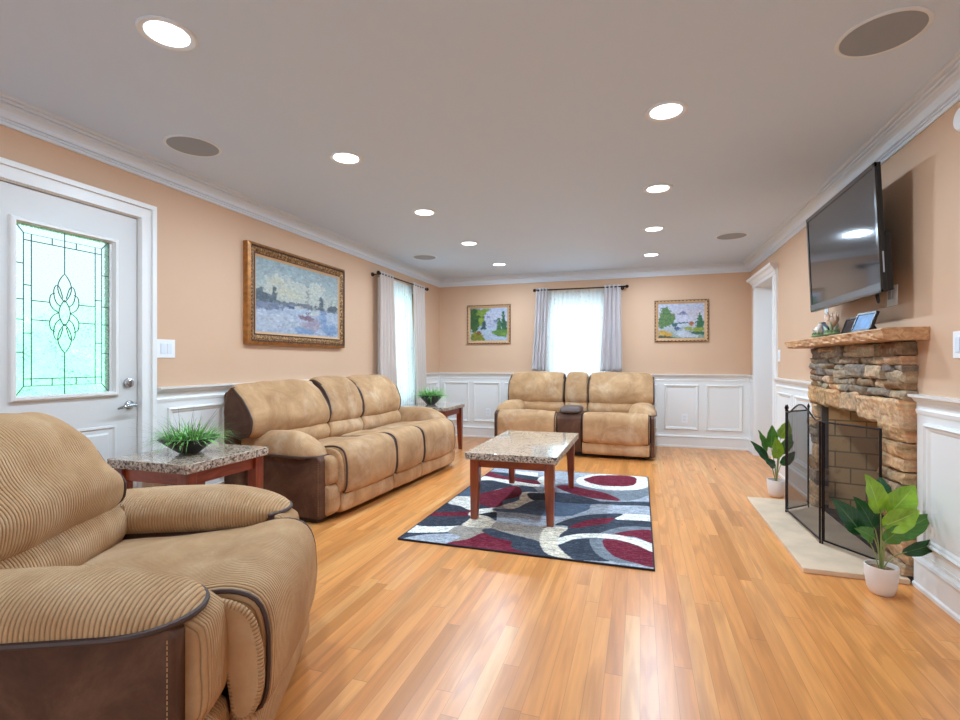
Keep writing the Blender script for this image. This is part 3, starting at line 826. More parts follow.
def recliner(name, units, armw, fab, console=None, round_ends=0.09, rk=0.07, padw=None, ext=(0.0, 0.0), low=(), deep=0.0, lat=0.0, seam=0.545, pf=0.05, hr=0.055):
    """units: widths left to right; the total is centred on the local x axis; front edge is at local y=0"""
    root = empty(name)
    tot = sum(units); x = -tot / 2; k = 0
    for i, w in enumerate(units):
        cl = round_ends if i == 0 else 0.05; cr = round_ends if i == len(units) - 1 else 0.05
        if console == i:
            # arm-rest box between the two seats
            mb = MB(); mb.prism([(0.02, 0.06), (0.60, 0.06), (0.60, 0.50), (0.16, 0.53), (0.05, 0.52), (0.0, 0.46), (0.0, 0.10)], x + 0.004, x + w - 0.004, 'x')
            cb = mb.build('console', SUEDE, root, bevel=0.012, seg=3)
            mb = MB(); cushion(mb, [(0.03, 0.53), (0.02, 0.555), (0.05, 0.59), (0.2, 0.60), (0.35, 0.595), (0.37, 0.56), (0.36, 0.525), (0.2, 0.525)], x + 0.04, x + w - 0.02, 0.03, 0.003, 40, 12, wr=0.002)
            mb.build('console_lid', simple('grey_brown_leather', (92, 76, 70), 0.45), cb, smooth='all')
            mb = MB(); cushion(mb, shift(LUMB, deep), x + 0.002, x + w - 0.002, 0.04, 0.012, 56, 16, wr=0.004, seed=11); mb.build('lumbar_cushion', fab, root, smooth='all')
            mb = MB(); A, B = cushion(mb, shift(HEAD, deep), x + 0.002, x + w - 0.002, 0.05, 0.018, 64, 20, (0.05, 0.05), 0.03, wr=0.006, seed=12); mb.build('back_cushion', fab, root, smooth='all')
        else:
            seat_unit(root, x + 0.002, x + w - 0.002, fab, i * 2.3 + len(units), (cl, cr), rk if (i in (0, len(units) - 1)) else 0.04,
                      ext=(ext[0] if i == 0 else 0, ext[1] if i == len(units) - 1 else 0), low=low[i] if low else 0.0, deep=deep, lat=lat, hr=hr)
        x += w
    for sg in (-1, 1):
        a0 = sg * tot / 2; a1 = sg * (tot / 2 + armw)
        if padw: ao = sg * (tot / 2 + armw + 0.02); ai = ao - sg * padw; arm(root, min(ao, ai), max(ao, ai), fab, sg * 2 + len(units), body=(min(a0 + sg * .006, a1), max(a0 + sg * .006, a1)), seam=seam, pf=pf)
        else: arm(root, min(a0, a1) + (0.0 if sg < 0 else -0.035), max(a0, a1) + (0.035 if sg < 0 else 0.0), fab, sg * 2 + len(units), seam=seam, pf=pf)
        if armw < 0.1: continue
        # gathered gusset beside the end seat
        mb = MB(); g0 = sg * (tot / 2 + 0.002); g1 = sg * (tot / 2 + 0.030)
        pr = [(y + 0.018 if y < 0.08 else y, z - 0.022 if z > 0.3 else z + 0.01) for y, z in CHAISE]
        cushion(mb, pr, min(g0, g1), max(g0, g1), 0.010, 0.002, 120, 4, wr=0.008, seed=3, swap=True)
        mb.build('seat_gusset', fab, root, smooth='all')
    # back shell and base
    mb = MB(); mb.prism(shift([(0.68, 0.09), (0.70, 0.50), (0.76, 0.76), (0.79, 0.90), (0.82, 0.935), (0.845, 0.90), (0.845, 0.09)], deep), -tot / 2 + 0.01 - ext[0] * .8 + lat, tot / 2 - 0.01 + ext[1] * .8 + lat, 'x')
    mb.build('back_shell', SUEDE, root, bevel=0.02, seg=3)
    mb = MB(); mb.box(-tot / 2 - armw + 0.05, tot / 2 + armw - 0.05, pf + 0.04, 0.83, 0.012, 0.34); mb.build('base', BLACK, root)
    for sx in (-1, 1):
        for y in (0.14, 0.78):
            mb = MB(); mb.lathe([(0.025, 0.0), (0.028, 0.012)], (sx * (tot / 2 + armw - 0.12), y, 0), 16); mb.build('foot', BLACK, root)
    return root

s = recliner('reclining_sofa', [0.71, 0.50, 0.71], 0.20, TAN, ext=(0.17, 0.0), low=(0.015, 0, 0), deep=0.055, lat=-0.11, seam=0.475, pf=0.05, hr=0.035, round_ends=0.07, rk=0.045)
SOFA_AT = (-2.02, 4.085, 0, 86.3)
s.location = SOFA_AT[:3]; s.rotation_euler.z = math.radians(SOFA_AT[3])
tag(s, 'long three seat tan reclining sofa with brown suede sides against the left wall', 'sofa')
s = recliner('reclining_loveseat', [0.76, 0.31, 0.78], 0.05, TAN, console=1, padw=0.32, ext=(0.03, 0.06), deep=0.08, seam=0.515, hr=0.045)
s.location = (-0.815, 6.05, 0); s.rotation_euler.z = math.radians(-1.0)
tag(s, 'tan two seat loveseat with a brown centre console under the far window', 'loveseat')
s = recliner('reclining_armchair', [0.64], 0.24, TAN_BIG, round_ends=0.17, rk=0.14, ext=(0.03, 0.0), deep=0.14, low=(0.03,), pf=0.10)
s.location = (-1.142, 1.378, 0); s.rotation_euler.z = math.radians(115)
tag(s, 'single wide tan corduroy recliner armchair in the left foreground', 'armchair')

# ---------------------------------------------------------------- tables
def table(name, w, d, h, slab, over, leg_t, leg_b, apron, label, loc, rz=0.0, group=None):
    root = empty(name, loc, rz, label, 'table', group)
    mb = MB()
    n = 40; z0, z1 = h - slab, h
    # slab edge is chiselled: small random in-out steps
    per = []; rr = random.Random(len(name))
    def edge(ax, ay, bx, by, nx, ny, cnt):
        for i in range(cnt):
            t = i / cnt; per.append((ax + (bx - ax) * t, ay + (by - ay) * t, nx, ny))
    c = int(w / 0.02); e = int(d / 0.02)
    edge(-w / 2, -d / 2, w / 2, -d / 2, 0, -1, c); edge(w / 2, -d / 2, w / 2, d / 2, 1, 0, e)
    edge(w / 2, d / 2, -w / 2, d / 2, 0, 1, c); edge(-w / 2, d / 2, -w / 2, -d / 2, -1, 0, e)
    m_ = len(per); V = []
    lv = [(z1, 0.003), (z1 - 0.003, 0.0), (z1 - slab * .5, -0.001), (z0 + 0.003, 0.0), (z0, 0.004)]
    for z, ins in lv:
        for (x, y, nx, ny) in per:
            j = rr.uniform(-0.0015, 0.0015) if 0.0005 > ins else 0
            V.append((x - nx * (ins + j), y - ny * (ins + j), z))
    F = [(i * m_ + k, i * m_ + (k + 1) % m_, (i + 1) * m_ + (k + 1) % m_, (i + 1) * m_ + k) for i in range(len(lv) - 1) for k in range(m_)]
    F += [tuple(range(m_)), tuple(range((len(lv) - 1) * m_, len(lv) * m_))]
    mb.add(V, F); top = mb.build('table_top', GRANITE, root)
    top.data.materials.append(GEDGE)
    for p in top.data.polygons:
        if abs(p.normal.z) < 0.6: p.material_index = 1
    za = z0
    ix, iy = w / 2 - over - leg_t / 2, d / 2 - over - leg_t / 2
    for sx in (-1, 1):
        for sy in (-1, 1):
            mb = MB(); a, b2 = leg_t / 2, leg_b / 2
            secs = [(0.0, b2, 0.0), (za * 0.35, a * 0.86, 0.004), (za * 0.7, a, 0.0), (za, a, 0.0)]
            V = []
            for z, hw2, o in secs:
                for (i, j) in ((-1, -1), (1, -1), (1, 1), (-1, 1)): V.append((sx * (ix + (a - hw2) * 0.6) + i * hw2, sy * (iy + (a - hw2) * 0.6) + j * hw2, z))
            F = [(q * 4 + k, q * 4 + (k + 1) % 4, q * 4 + 4 + (k + 1) % 4, q * 4 + 4 + k) for q in range(3) for k in range(4)] + [(0, 1, 2, 3), (12, 13, 14, 15)]
            mb.add(V, F); mb.build('leg', CHERRY, root, bevel=0.004)
    mb = MB()
    for sx in (-1, 1): mb.box(sx * ix - 0.011, sx * ix + 0.011, -iy + leg_t / 2 - .002, iy - leg_t / 2 + .002, za - apron, za - 0.0005)
    for sy in (-1, 1): mb.box(-ix + leg_t / 2 - .002, ix - leg_t / 2 + .002, sy * iy - 0.011, sy * iy + 0.011, za - apron, za - 0.0005)
    mb.build('apron', CHERRYX, root)
    return root
table('coffee_table', 0.665, 1.215, 0.487, 0.050, 0.028, 0.066, 0.046, 0.060, 'stone topped rectangular coffee table with reddish wood legs standing on the rug', (-0.868, 3.96, 0.013))
table('end_table', 0.585, 0.61, 0.60, 0.052, 0.02, 0.066, 0.046, 0.075, 'square stone topped end table between the front door and the long sofa', (-2.59, 2.325, 0))
table('end_table', 0.63, 0.65, 0.60, 0.045, 0.02, 0.066, 0.042, 0.075, 'square stone topped end table past the far arm of the long sofa', (-2.525, 5.845, 0))

# ---------------------------------------------------------------- rug
RUG_IMG = [('N',[(-1.484,2.837),(-1.489,2.992),(-1.317,3.06),(-1.148,3.109),(-1.153,3.014),(-1.314,2.933)]),('L',[(-1.462,2.834),(-1.382,2.968),(-1.191,3.059),(-1.117,3.025),(-1.146,2.88),(-1.298,2.852)]),('W',[(-1.503,3.133),(-1.339,3.187),(-1.182,3.231),(-1.198,3.131),(-1.222,3.084),(-1.485,2.993)]),('N',[(-1.487,3.373),(-1.22,3.459),(-1.16,3.337),(-1.182,3.231),(-1.479,3.141)]),('M',[(-1.492,3.48),(-1.347,3.52),(-1.248,3.591),(-1.201,3.455),(-1.486,3.369)]),('N',[(-1.509,3.696),(-1.413,3.693),(-1.258,3.619),(-1.24,3.566),(-1.495,3.472)]),('W',[(-1.501,3.922),(-1.359,3.968),(-1.234,3.603),(-1.355,3.67),(-1.473,3.716)]),('B',[(-1.521,4.295),(-1.425,4.326),(-1.309,3.974),(-1.489,3.926)]),('T',[(-1.22,3.079),(-1.184,3.237),(-0.966,3.253),(-0.986,3.149),(-1.045,2.993),(-1.149,2.874),(-1.117,3.025)]),('C',[(-1.177,3.232),(-1.176,3.367),(-1.164,3.533),(-1.075,3.506),(-0.989,3.41),(-0.971,3.267),(-1.022,3.229)]),('W',[(-1.228,3.532),(-1.195,3.628),(-1.098,3.695),(-1.04,3.592),(-1.136,3.516),(-1.204,3.464)]),('N',[(-1.145,3.509),(-1.047,3.602),(-1.006,3.51),(-0.987,3.411),(-1.068,3.483)]),('M',[(-1.152,2.87),(-1.05,3.005),(-0.985,3.146),(-0.821,3.093),(-0.662,2.986),(-0.573,2.858),(-0.847,2.852)]),('N',[(-1.02,3.189),(-0.939,3.231),(-0.677,3.14),(-0.542,3.129),(-0.43,2.871),(-0.573,2.858),(-0.757,3.032),(-0.918,3.09)]),('T',[(-0.978,3.379),(-0.899,3.388),(-0.728,3.378),(-0.585,3.376),(-0.555,3.098),(-0.674,3.127),(-0.823,3.178),(-0.966,3.253)]),('B',[(-1.091,3.673),(-0.951,3.719),(-0.843,3.912),(-0.782,4.218),(-0.495,4.311),(-0.326,4.045),(-0.349,3.797),(-0.548,3.659),(-0.787,3.648),(-1.007,3.622)]),('N',[(-0.841,4.199),(-0.633,4.316),(-0.311,4.137),(-0.459,4.002),(-0.703,4.054)]),('B',[(-1.08,3.932),(-1.055,4.39),(-0.965,4.476),(-0.851,4.245),(-0.942,4.023),(-1.009,3.803)]),('W',[(-0.868,4.265),(-0.984,4.202),(-0.954,3.973),(-1.031,3.795),(-0.949,3.711),(-0.843,3.912),(-0.806,4.021),(-0.835,4.2)]),('L',[(-1.55,4.524),(-1.479,4.674),(-1.307,4.048),(-1.349,3.938)]),('N',[(-1.447,4.526),(-1.354,4.556),(-1.118,4.426),(-1.211,4.259),(-1.316,4.035),(-1.443,4.378)]),('M',[(-1.324,4.018),(-1.206,4.244),(-1.102,4.414),(-1.012,4.323),(-0.972,4.098),(-1.067,3.928),(-1.04,3.793),(-1.1,3.703),(-1.246,3.781)]),('N',[(-1.246,3.781),(-1.099,3.699),(-1.196,3.631)]),('W',[(-1.497,4.682),(-1.235,4.657),(-0.927,4.557),(-0.89,4.444),(-1.129,4.468),(-1.354,4.556),(-1.449,4.532)]),('M',[(-1.488,4.904),(-1.259,4.746),(-0.936,4.673),(-0.903,4.541),(-1.149,4.604),(-1.498,4.735)]),('N',[(-1.398,4.919),(-0.967,4.827),(-0.932,4.687),(-1.259,4.746),(-1.474,4.909)]),('W',[(-1.304,5.036),(-0.998,5.02),(-0.963,4.842),(-1.176,4.893)]),('G',[(-0.573,4.66),(-0.325,4.529),(-0.053,4.596),(0.064,4.725),(0.073,4.446),(-0.105,4.216),(-0.186,4.222),(-0.41,4.218),(-0.737,4.493),(-0.704,4.629)]),('M',[(-0.73,4.535),(-0.632,4.595),(-0.464,4.511),(-0.293,4.426),(-0.152,4.219),(-0.302,4.207),(-0.501,4.274),(-0.657,4.401)]),('L',[(-0.14,4.205),(-0.026,4.283),(0.074,4.456),(0.072,4.252),(-0.026,4.22)]),('W',[(-0.588,4.835),(-0.531,5.015),(-0.4,5.158),(-0.173,5.218),(-0.004,5.185),(0.069,5.079),(0.066,4.753),(-0.053,4.607),(-0.225,4.541),(-0.378,4.555),(-0.531,4.644)]),('M',[(-0.515,4.846),(-0.483,4.964),(-0.387,5.088),(-0.171,5.158),(-0.059,5.121),(-0.031,4.991),(-0.068,4.766),(-0.233,4.685),(-0.391,4.701)]),('W',[(-0.944,4.72),(-0.929,4.866),(-0.866,4.926),(-0.797,4.53),(-0.871,4.563)]),('N',[(-0.921,4.222),(-0.681,4.226),(-0.484,4.125),(-0.252,4.156),(0.072,4.243),(0.073,4.107),(-0.135,4.065),(-0.337,4.058),(-0.468,3.99),(-0.645,4.006),(-0.838,4.01)]),('B',[(-0.868,3.667),(-0.899,3.797),(-0.804,4.022),(-0.587,4.012),(-0.357,4.026),(-0.369,3.907),(-0.487,3.697),(-0.586,3.639),(-0.724,3.62)]),('L',[(-0.358,4.035),(-0.135,4.081),(0.073,4.107),(0.072,3.859),(-0.107,3.849),(-0.314,3.779),(-0.448,3.637),(-0.558,3.466),(-0.578,3.526),(-0.485,3.679),(-0.378,3.884)]),('W',[(-0.128,3.846),(-0.024,3.873),(0.072,3.87),(0.071,3.726),(-0.063,3.71),(-0.184,3.698)]),('N',[(-0.566,3.453),(-0.433,3.689),(-0.273,3.803),(-0.123,3.852),(-0.174,3.709),(-0.063,3.717),(0.073,3.727),(0.072,3.596),(-0.118,3.544),(-0.243,3.378),(-0.422,3.279),(-0.512,3.207),(-0.473,3.438)]),('M',[(-0.462,3.435),(-0.381,3.6),(-0.265,3.693),(-0.175,3.736),(-0.218,3.599),(-0.312,3.513),(-0.403,3.436)]),('G',[(-0.26,3.36),(-0.118,3.547),(0.074,3.599),(0.072,3.522),(-0.077,3.473),(-0.176,3.359)]),('M',[(-0.176,3.359),(-0.068,3.482),(0.075,3.529),(0.074,3.288),(-0.03,3.364)]),('N',[(-0.485,3.081),(-0.437,3.176),(-0.299,3.262),(-0.2,3.294),(-0.156,3.149),(-0.13,2.946),(-0.273,2.888),(-0.385,2.892),(-0.441,2.983)]),('G',[(-0.302,3.253),(-0.209,3.297),(-0.169,3.071),(-0.099,2.978),(-0.018,2.926),(-0.144,2.91),(-0.231,2.98),(-0.285,3.108)]),('M',[(-0.219,3.167),(-0.217,3.267),(-0.109,3.275),(0.032,3.19),(0.077,3.146),(0.077,2.914),(-0.018,2.93),(-0.132,2.985),(-0.191,3.083)]),('W',[(-0.508,3.181),(-0.389,3.313),(-0.205,3.373),(-0.038,3.347),(0.077,3.263),(0.077,3.134),(-0.055,3.247),(-0.2,3.286),(-0.379,3.231),(-0.483,3.082)]),('N',[(-0.764,3.145),(-0.638,3.098),(-0.591,3.047),(-0.512,2.885),(-0.649,2.892),(-0.755,2.955)]),('C',[(-0.627,3.286),(-0.606,3.386),(-0.474,3.412),(-0.5,3.254),(-0.491,3.092),(-0.439,2.972),(-0.38,2.882),(-0.51,2.899),(-0.571,2.99),(-0.614,3.133)])]
RX0, RX1, RY0, RY1 = -1.49, 0.079, 2.872, 5.17
nx, ny = 300, 430
X, Y = np.meshgrid(np.linspace(RX0, RX1, nx), np.linspace(RY0, RY1, ny))
RC = {'W': (226, 224, 216), 'L': (180, 184, 190), 'G': (134, 142, 150), 'N': (60, 68, 82), 'B': (96, 114, 138), 'M': (126, 26, 52), 'T': (172, 162, 150), 'C': (214, 206, 192)}
img = np.zeros((ny, nx, 3)); img[:] = lin(RC['L'])
key = np.zeros((ny, nx), int)
for kc, poly in RUG_IMG:
    ps, _ = smooth_closed(poly, 90) if len(poly) > 4 else (poly, 0)
    msk = tri_area_pts([tuple(p) for p in ps], X, Y); img[msk] = lin(RC[kc])
rs = np.random.RandomState(4)
streak = np.repeat(rs.rand(ny // 2 + 1, nx // 6 + 1), 6, axis=1)[:, :nx]; streak = np.repeat(streak, 2, axis=0)[:ny]
img = img * (0.55 + 0.4 * streak[..., None] + rs.rand(ny, nx)[..., None] * 0.6) + 0.10 * (rs.rand(ny, nx)[..., None] * 0.6 + streak[..., None] * 0.4) ** 4
brd = (X < RX0 + 0.008) | (X > RX1 - 0.008) | (Y < RY0 + 0.008) | (Y > RY1 - 0.008)
img[brd] = lin((60, 56, 62))
mb = MB()
zt = 0.011 + rs.rand(ny * nx) * 0.0012
V = np.stack([X.ravel(), Y.ravel(), zt], 1)
idx = np.arange(nx * ny).reshape(ny, nx)
quads = np.stack([idx[:-1, :-1], idx[:-1, 1:], idx[1:, 1:], idx[1:, :-1]], -1).reshape(-1, 4)
per = np.concatenate([idx[0, :], idx[1:, -1], idx[-1, :-1][::-1], idx[1:-1, 0][::-1]])
base = len(V); V = np.vstack([V, np.stack([V[per, 0], V[per, 1], np.full(len(per), 0.001)], 1)])
F = [tuple(q) for q in quads.tolist()]; L = len(per)
F += [(int(per[i]), base + i, base + (i + 1) % L, int(per[(i + 1) % L])) for i in range(L)] + [tuple(range(base, base + L))]
mb.v = [tuple(v) for v in V.tolist()]; mb.f = F
cols = np.vstack([img.reshape(-1, 3), np.tile(lin((60, 56, 62)), (L, 1))])
tag(mb.build('area_rug', mat_attr('woven_rug', 0.95, (220, 0.6), (300, 0.4, 0.002)), cols=cols), 'rectangular rug with navy, grey, white and maroon swirls under the coffee table', 'rug')

# ---------------------------------------------------------------- stone fireplace
fp = empty('fireplace', (0, 0, 0), 0, 'stacked stone fireplace with a rough wood mantel on the right wall', 'fireplace')
SX = 1.292
stone = MB(); scol = []
rs2 = random.Random(21)
PAL_UP = [(186, 168, 140), (164, 146, 124), (144, 130, 118), (200, 174, 136), (176, 154, 128), (138, 122, 112), (208, 180, 142), (134, 92, 62)]
PAL_LO = [(212, 178, 128), (202, 166, 116), (184, 148, 108), (220, 190, 144), (168, 140, 112), (200, 174, 136), (208, 170, 120)]
def add_stone(y0, y1, z0, z1, pal, dep=None, xb=1.3695):
    dep = rs2.uniform(-0.016, 0.016) if dep is None else dep
    j = lambda s: rs2.uniform(-s, s)
    h = min(0.013, (z1 - z0) * 0.13)
    c = [(y0 + j(.008) + .002, z0 + j(h)), (y1 + j(.008) - .002, z0 + j(h)), (y1 + j(.010) - .002, z1 + j(h)), (y0 + j(.010) + .002, z1 + j(h))]
    nu = max(5, int((y1 - y0) / 0.016)); nv = max(5, int((z1 - z0) / 0.014)); V = []; col = []
    base = Vector(pal[rs2.randrange(len(pal))]); base2 = Vector(pal[rs2.randrange(len(pal))])
    sd = rs2.uniform(0, 90); tilt = rs2.uniform(-0.012, 0.012); tilt2 = rs2.uniform(-0.010, 0.010)
    for i in range(nv + 1):
        for k in range(nu + 1):
            u, v = k / nu, i / nv
            y = (c[0][0] * (1 - u) + c[1][0] * u) * (1 - v) + (c[3][0] * (1 - u) + c[2][0] * u) * v
            z = (c[0][1] * (1 - u) + c[1][1] * u) * (1 - v) + (c[3][1] * (1 - u) + c[2][1] * u) * v
            ed = min(u * (y1 - y0), (1 - u) * (y1 - y0), v * (z1 - z0), (1 - v) * (z1 - z0))
            nn = noise.noise(Vector((y * 14 + sd, z * 22, sd))) * 0.011 + noise.noise(Vector((y * 45 + sd, z * 60, sd))) * 0.005
            x = SX - dep - nn - tilt * (u - .5) * 2 - tilt2 * (v - .5) * 2 + (0.012 if ed < 1e-6 else (0.003 if ed < 0.012 else 0))
            yy = y + noise.noise(Vector((z * 30, sd, 1))) * 0.006; zz = z + noise.noise(Vector((y * 22, sd, 5))) * 0.007
            V.append((x, yy, zz))
            w = 0.5 + 0.9 * noise.noise(Vector((y * 7 + sd, z * 11, 2))); w = min(1, max(0, w))
            cc = base.lerp(base2, w * 0.75) * (1 + 0.16 * noise.noise(Vector((y * 40, z * 55 + sd, 9))))
            col.append(lin(tuple(min(255, max(0, q)) for q in cc)))
    n0 = len(V)
    bd = [k for k in range(nu + 1)] + [i * (nu + 1) + nu for i in range(1, nv + 1)] + [nv * (nu + 1) + k for k in range(nu - 1, -1, -1)] + [i * (nu + 1) for i in range(nv - 1, 0, -1)]
    for b_ in bd: V.append((xb, V[b_][1], V[b_][2])); col.append(col[b_])
    F = [(i * (nu + 1) + k, i * (nu + 1) + k + 1, (i + 1) * (nu + 1) + k + 1, (i + 1) * (nu + 1) + k) for i in range(nv) for k in range(nu)]
    L = len(bd); F += [(bd[i], n0 + i, n0 + (i + 1) % L, bd[(i + 1) % L]) for i in range(L)]
    stone.add(V, F); scol.extend(col)
SY0, SY1 = 3.135, 4.60
def course(y0, y1, z0, z1, pal, lmin=0.09, lmax=0.30):
    y = y0
    while y < y1 - 0.01:
        w = rs2.uniform(lmin, lmax)
        if y1 - (y + w) < lmin * 0.8: w = y1 - y
        if z1 - z0 > 0.075 and rs2.random() < 0.5 and w > 0.13:
            zm = z0 + (z1 - z0) * rs2.uniform(.35, .65); add_stone(y, y + w, z0, zm, pal)
            ym = y + w * rs2.uniform(.35, .65)
            if rs2.random() < 0.5: add_stone(y, ym, zm, z1, pal); add_stone(ym, y + w, zm, z1, pal)
            else: add_stone(y, y + w, zm, z1, pal)
        else: add_stone(y, y + w, z0, z1, pal)
        y += w
z = 0.03
while z < FBZ - 0.005:                     # jambs
    h = rs2.uniform(0.055, 0.115)
    if FBZ - (z + h) < 0.05: h = FBZ - z
    add_stone(SY0 + rs2.uniform(-.012, .008), FBY0 + rs2.uniform(-.010, .02), z, z + h, PAL_LO)
    add_stone(FBY1 + rs2.uniform(-.02, .01), SY1 + rs2.uniform(-.01, .012), z, z + h, PAL_LO + PAL_UP)
    z += h
yy = SY0                                   # big lintel stones
for w in (0.50, 0.31, 0.22, 0.25, 0.185): add_stone(yy, yy + w, FBZ - 0.01 + (0.02 if yy > 3.6 else -0.012), FBZ + 0.135, PAL_LO, 0.012); yy += w
for z0, z1, pal in ((FBZ + .135, 1.000, PAL_LO + PAL_UP[:3]), (1.000, 1.045, PAL_UP + PAL_LO[:3]), (1.045, 1.135, PAL_UP), (1.135, 1.18, PAL_UP), (1.18, 1.262, PAL_UP)):
    course(SY0 + rs2.uniform(-.01, .01), SY1 + rs2.uniform(-.01, .01), z0, z1, pal)
so = stone.build('stone_surround', mat_attr('ledge_stone', 0.85, (40, 0.55), (120, 0.5, 0.004)), fp, cols=np.array(scol), merge=False)
mb = MB(); mt = 1.325
mb.box(mt, XR, SY0 + .02, FBY0 + 0.012, 0.0, 1.27); mb.box(mt, XR, FBY1 - 0.012, SY1 - .02, 0, 1.27); mb.box(mt, XR, FBY0, FBY1, FBZ + 0.0, 1.27)
mb.build('mortar_backing', simple('grey_mortar', (92, 80, 70), 0.95, bump=(60, 0.5, 0.005)), fp)
# firebox of fire brick
t = NT('fire_brick'); geo = t.coord('Object'); sp_ = t.n('ShaderNodeSeparateXYZ'); t.l(geo, sp_.inputs[0])
cb_ = t.n('ShaderNodeCombineXYZ'); t.l(t.math('SUBTRACT', sp_.outputs[0], sp_.outputs[1]), cb_.inputs[0]); t.l(sp_.outputs[2], cb_.inputs[1])
br = t.n('ShaderNodeTexBrick'); t.l(cb_.outputs[0], br.inputs['Vector'])
br.inputs['Scale'].default_value = 1.0; br.inputs['Brick Width'].default_value = 0.23; br.inputs['Row Height'].default_value = 0.118; br.inputs['Mortar Size'].default_value = 0.006
br.inputs['Color1'].default_value = (*lin((232, 190, 136)), 1); br.inputs['Color2'].default_value = (*lin((206, 164, 112)), 1); br.inputs['Mortar'].default_value = (*lin((150, 128, 96)), 1)
soot = t.noise(geo, 3.0, 4, 0.6)
t.l(t.mix(t.math('MULTIPLY', t.ramp(soot, [(0.52, (0, 0, 0)), (0.64, (255, 255, 255))]), 0.6), br.outputs[0], lin((46, 40, 36))), t.b.inputs['Base Color'])
t.b.inputs['Roughness'].default_value = 0.9
mb = MB()
def vwall(p, q, th, z0, z1):
    p = Vector((*p, 0)); q = Vector((*q, 0)); d = (q - p).normalized(); nrm = Vector((-d.y, d.x, 0)) * th
    vs = [p, q, q + nrm, p + nrm]; vs = [(v.x, v.y, z0) for v in vs] + [(v.x, v.y, z1) for v in vs]
    mb.add(vs, [(0, 1, 2, 3), (4, 5, 6, 7), (0, 1, 5, 4), (1, 2, 6, 5), (2, 3, 7, 6), (3, 0, 4, 7)])
vwall((1.335, FBY1), (1.86, FBY1 - 0.14), 0.06, 0.03, 1.1); vwall((1.335, FBY0), (1.86, FBY0 + 0.14), -0.06, 0.03, 1.1)
mb.box(1.86, 1.92, FBY0, FBY1, 0.03, 1.1); mb.box(1.33, 1.92, FBY0 - .06, FBY1 + .06, 1.1, 1.16)
mb.build('firebox', t.m, fp)
mb = MB(); mb.box(SX + .03, 1.92, FBY0 - .05, FBY1 + .05, 0.0, 0.034); mb.build('firebox_floor', simple('sooty_firebox_floor', (70, 54, 46), 0.9, var=0.3, vs=9), fp)
# hearth slab
mb = MB(); mb.box(0.847, SX + 0.035, 3.105, 4.605, 0.0, 0.028)
mb.build('hearth', simple('beige_hearth_stone', (216, 188, 158), 0.55, var=0.06, vs=5, bump=(30, 0.15, 0.003)), fp, bevel=0.004)
# mantel: hewn timber with a chipped front edge
t = NT('mantel_timber'); co = t.coord('Object', scale=(4, 1, 6))
nz = t.noise(co, 6, 6, 0.6, 1.2); t.l(t.ramp(nz, [(0.3, (150, 100, 62)), (0.55, (198, 150, 106)), (0.75, (216, 176, 134))]), t.b.inputs['Base Color'])
t.b.inputs['Roughness'].default_value = 0.6; t.bump(t.noise(t.coord('Object'), 50, 4), 0.4, 0.004)
mb = MB(); N_ = 90; V = []
prm = [(XR, 1.262), (1.20, 1.262), (1.185, 1.266), (1.176, 1.275), (1.172, 1.290), (1.170, 1.304), (1.166, 1.316), (1.172, 1.323), (1.19, 1.326), (XR, 1.326)]
for i in range(N_ + 1):
    y = 3.02 + (4.80 - 3.02) * i / N_
    for k, (x, z) in enumerate(prm):
        amp = 0.012 if 1 <= k <= 5 else (0.003 if k == 6 else 0)
        d = max(0, noise.noise(Vector((y * 22, z * 60, 3)))) * amp * 2 + noise.noise(Vector((y * 6, 1, 3))) * amp * 0.6
        V.append((x + (d if y > 3.05 else d * .3), y, z))
n = len(prm); F = [(i * n + k, i * n + (k + 1) % n, (i + 1) * n + (k + 1) % n, (i + 1) * n + k) for i in range(N_) for k in range(n)] + [tuple(range(n)), tuple(range(N_ * n, N_ * n + n))]
mb.add(V, F); mb.build('mantel_shelf', t.m, fp)

# ---------------------------------------------------------------- folding fire screen
fs = empty('fire_screen', (0, 0, 0), 0, 'black folding mesh fire screen with an arched middle panel on the hearth', 'fire screen')
MESH = mat_mesh_screen()
def screen_panel(p, q, arch, fin):
    p = Vector((*p, 0)); q = Vector((*q, 0)); z0, zt = 0.040, 0.780
    pts = []
    for i in range(25):
        u = i / 24; z = zt + (0.078 * math.sin(PI * min(1, max(0, (u - 0.10) / 0.80))) ** 1.3 if arch else 0)
        pts.append((p.x + (q.x - p.x) * u, p.y + (q.y - p.y) * u, z))
    mb = MB()
    mb.tube([(p.x, p.y, 0.030), (p.x, p.y, zt + .004)], 0.0052, 8); mb.tube([(q.x, q.y, 0.030), (q.x, q.y, zt + .004)], 0.0052, 8)
    mb.tube(pts, 0.0055, 8); mb.tube([(p.x, p.y, z0 + 0.012), (q.x, q.y, z0 + 0.012)], 0.006, 8)
    i1 = p.lerp(q, 0.02); i2 = p.lerp(q, 0.97)
    mb.tube([(i1.x, i1.y, z0 + .012), (i1.x, i1.y, zt)], 0.003, 6); mb.tube([(i2.x, i2.y, z0 + .012), (i2.x, i2.y, zt)], 0.004, 6)
    fr = mb.build('panel_frame', DARKM, fs, smooth=True)
    g = MB(); th = 0.0008; d = (q - p).normalized(); nn = Vector((-d.y, d.x, 0)) * th; L = len(pts)
    V = [(x, y, z0 + .012) for x, y, z in pts] + [(x, y, z) for x, y, z in pts]
    V += [(x + nn.x, y + nn.y, z) for x, y, z in V]
    F = [(i, i + 1, L + i + 1, L + i) for i in range(L - 1)] 
    g.add(V[:2 * L], F); g.build('wire_mesh', MESH, fr)
    for c in fin:
        f = MB(); f.lathe([(0.004, 0.0), (0.008, 0.008), (0.005, 0.014), (0.009, 0.022), (0.010, 0.030), (0.006, 0.042), (0.0, 0.055)], (c[0], c[1], zt), 12); f.build('finial', DARKM, fr, smooth=True)
A_, B_, C_, D_ = (1.060, 3.556), (1.037, 4.213), (1.262, 3.268), (1.235, 4.40)
